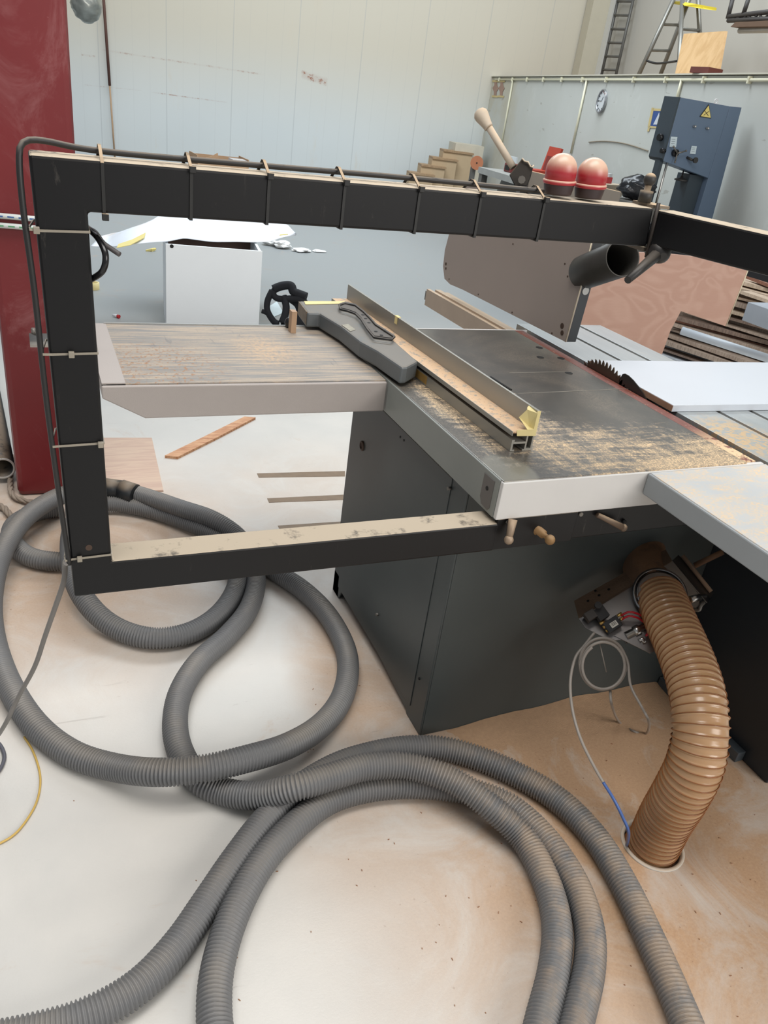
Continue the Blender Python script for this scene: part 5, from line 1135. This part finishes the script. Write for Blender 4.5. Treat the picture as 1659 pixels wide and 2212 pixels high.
# stairs
stp = M('raw_chipboard', srgb(184, 160, 128), .75, var=.08, scale=10); str_ = thing('wooden_stairs', 'low flight of raw wooden steps beside the office partition', 'stairs', flo(960, 420))
ref = (P1-W*1.0)
def onst(px, py, k): return onpl(px, py, P1-W*(1.25-.12*k), W)
for k, (px, py, xe, ye) in enumerate(((885, 376, 935, 392), (910, 359, 960, 372), (934, 343, 986, 356), (958, 327, 1020, 339))):
    p = onst(px, py, k); q = onst(xe, ye, k); zt_s = p.z; L_ = (V((q.x, q.y, 0))-V((p.x, p.y, 0))).length
    bm = B(); o_ = V((p.x, p.y, 0)); prism(bm, [o_, o_+U*L_, o_+U*L_+Z*zt_s, o_+Z*zt_s], W*.30); st_o = obj('step', bm, stp, str_)
    bm = B(); prism(bm, [o_-W*.02+Z*(zt_s+.001), o_+U*(L_+.02)-W*.02+Z*(zt_s+.001), o_+U*(L_+.02)-W*.02+Z*(zt_s+.03), o_-W*.02+Z*(zt_s+.03)], W*.32); obj('tread', bm, wood('tread_wood', srgb(150, 122, 92), srgb(166, 138, 106)), str_)
p = onst(985, 309, 4); q = onst(1046, 318, 4); bm = B(); o_ = V((p.x, p.y, 0)); prism(bm, [o_, V((q.x, q.y, 0)), V((q.x, q.y, p.z)), o_+Z*p.z], W*.5); obj('landing', bm, M('landing_board', srgb(196, 188, 170), .6), str_)
# orange disc and white card beside the stairs
oc_ = thing('orange_disc', 'orange-brown round disc standing at the top of the wooden steps', 'disc', pd(1030, 352, 12)); bm = B(); c_ = pd(1030, 352, 12.0); nn = ray(1030, 352).normalized(); nn.z = 0; nn.normalize()
cyl(bm, c_, c_+nn*.05, .10, seg=28); obj('disc', bm, M('orange_brown', srgb(176, 112, 78), .6), oc_); 
bm = B(); cyl(bm, c_-nn*.004, c_, .012, seg=10); obj('hub_hole', bm, hole, oc_)
bm = B(); box(bm, c_.x-.03, c_.x+.03, c_.y+.05, c_.y+.12, 0, c_.z); obj('stand', bm, M('dark_grey_bench', srgb(96, 94, 90), .6), oc_)
# bench
zb_ = .95; k0, k1 = pz(1034, 360, zb_), pz(1210, 412, zb_); kd = (k1-k0).normalized(); kn = V((-kd.y, kd.x, 0)); kn = kn if kn.dot(k0) > 0 else -kn
wb_ = thing('workbench', 'long grey workbench cluttered with tools along the office partition', 'workbench', V((k0.x, k0.y, 0))); Lk = (k1-k0).length*1.1
bm = B(); prism(bm, [k0, k0+kd*Lk, k0+kd*Lk+kn*.55, k0+kn*.55], -Z*.07); obj('top', bm, M('grey_bench_top', srgb(150, 150, 146), .6), wb_)
for t_ in (.03, .5, .97):
    for s_ in (.05, .48):
        q = k0+kd*Lk*t_+kn*s_; bm = B(); box(bm, q.x-.04, q.x+.04, q.y-.04, q.y+.04, 0, zb_-.07); obj('leg', bm, M('dark_grey_bench', srgb(96, 94, 90), .6), wb_)
bm = B(); q = k0+kn*.35-Z*.08; prism(bm, [V((k0.x, k0.y, 0))+kn*.3-kd*.35, V((k0.x, k0.y, 0))+kn*.3+kd*Lk*.9, q+kd*Lk*.9, q], kn*.02); obj('back_board', bm, M('dark_grey_bench', srgb(96, 94, 90), .6), wb_)
def onbench(px, py, s_=.25):   # point on the bench plane z
    return pz(px, py, zb_)
q = onbench(1056, 362); bm = B(); obox(bm, q+Z*.08+kn*.3, (kd, kn, Z), (.13, .01, .08)); tag(obj('white_card', bm, M('white_card', srgb(206, 212, 214), .5)), 'small white board standing at the left end of the workbench', 'board')
rt = thing('red_toolbox', 'open red-orange plastic tool case standing on the workbench', 'tool case', onbench(1128, 372)+kn*.25)
q = onbench(1128, 372)+kn*.25; redp = M('red_orange_plastic', srgb(176, 58, 38), .5, var=.1)
bm = B(); obox(bm, q+Z*.13+kn*.12, (kd, kn+Z*-.2, Z+kn*.2), (.16, .015, .20)); obj('lid', bm, redp, rt)
bm = B(); obox(bm, q+Z*.10+kn*.10, (kd, kn+Z*-.2, Z+kn*.2), (.10, .016, .12)); obj('foam_inset', bm, M('dark_red_inset', srgb(120, 40, 34), .6), rt)
bm = B(); obox(bm, q+Z*.025-kn*.02, (kd, kn, Z), (.16, .12, .025)); obj('tray', bm, redp, rt)
q = onbench(1088, 371)+kn*.12; cg = thing('red_charger', 'small dark red battery charger on the workbench left of the lever', 'charger', q)
bm = B(); obox(bm, q+Z*.05, (kd, kn, Z), (.10, .08, .05)); obj('body', bm, M('dark_red_plastic', srgb(110, 40, 38), .5), cg, bevel=.01)
bm = B(); obox(bm, q+Z*.05-kn*.082, (kd, kn, Z), (.06, .004, .025)); obj('socket', bm, hole, cg)
q = onbench(1160, 382)+kn*.25; bm = B()
for k, (c1_, rad) in enumerate(((q+Z*.08, .10), (q+Z*.09+kd*.03, .08), (q+Z*.07+kd*.06, .09))):
    tube(bm, [c1_+(kd*math.cos(a)+(Z*.8+kn*.5)*math.sin(a))*rad for a in [2*math.pi*j/24 for j in range(25)]], .012, 6, caps=False)
tag(obj('cable_coil', bm, M('dark_brown_cable', srgb(70, 44, 38), .6)), 'coil of dark red-brown cable on the workbench beside the tool case', 'cable')
q = onbench(1172, 386)+kn*.2; bm = B(); lathe(bm, q, Z, ((.05, 0), (.05, .08), (.02, .13), (.015, .16), (.001, .165)), 14); tag(obj('white_bottle', bm, M('white_plastic', srgb(220, 220, 222), .4)), 'small white squeeze bottle on the workbench left of the beacons', 'bottle')
# low wooden cabinet with small things, right of the beacons
zc2 = 1.14; m0 = pz(1300, 398, zc2); m1_ = pz(1349, 400, zc2); md = (m1_-m0).normalized(); mn = V((-md.y, md.x, 0)); mn = mn if mn.dot(m0) > 0 else -mn; Lm = (m1_-m0).length
bm = B(); q = V((m0.x, m0.y, 0)); prism(bm, [q, q+md*Lm, q+md*Lm+mn*.3, q+mn*.3], Z*zc2); tag(obj('wooden_crate', bm, M('pale_crate_wood', srgb(176, 162, 140), .7), bevel=.004), 'pale wooden crate in front of the partition between beacons and ball knob', 'crate')
q = m0+md*Lm*.2+mn*.12; bm = B(); obox(bm, q+Z*.075, (md+Z*.2, mn, Z-md*.2), (.055, .03, .07)); tag(obj('white_carton', bm, M('white_card', srgb(206, 212, 214), .5)), 'tilted white carton standing on the pale wooden crate', 'carton')
q = m0+md*Lm*.62+mn*.10; bm = B(); obox(bm, q+Z*.025, (md, mn, Z), (.045, .03, .025)); rp_o = obj('red_carton', bm, M('red_plastic', srgb(190, 30, 36), .4)); tag(rp_o, 'small red and white package on the pale wooden crate', 'package')
bm = B(); obox(bm, q+Z*.065+md*.01, (md, mn, Z), (.03, .025, .0145)); obj('white_top', bm, M('white_card', srgb(206, 212, 214), .5), rp_o)
q = pz(1372, 424, 1.10); q.z = 0
bm = B(); box(bm, q.x-.16, q.x+.16, q.y-.16, q.y+.16, 0, 1.07); tag(obj('plinth_box', bm, M('dark_grey_bench', srgb(96, 94, 90), .6), bevel=.004), 'plain grey box under the black plastic bag left of the bandsaw', 'box')
bm = B(); bmesh.ops.create_icosphere(bm, subdivisions=4, radius=.13)
for v in bm.verts:
    n_ = mnoise.noise(v.co*18)*.22+mnoise.noise(v.co*44)*.1; v.co *= 1+n_; v.co.x *= 1.2; v.co += V((q.x, q.y, 0))
mz = min(v.co.z for v in bm.verts)
for v in bm.verts: v.co.z = (v.co.z-mz)*.72+1.071
for f_ in bm.faces: f_.smooth = True
tag(obj('black_bag', bm, M('black_bag_film', srgb(30, 32, 36), .3, var=.3)), 'crumpled black plastic bag lying between the pale crate and the bandsaw', 'bag')

for o in bpy.data.objects:
    if '_o' in o: del o['_o']
    if o.get('kind') == 'structure' and o.name.startswith('wall') and 'label' not in o: pass
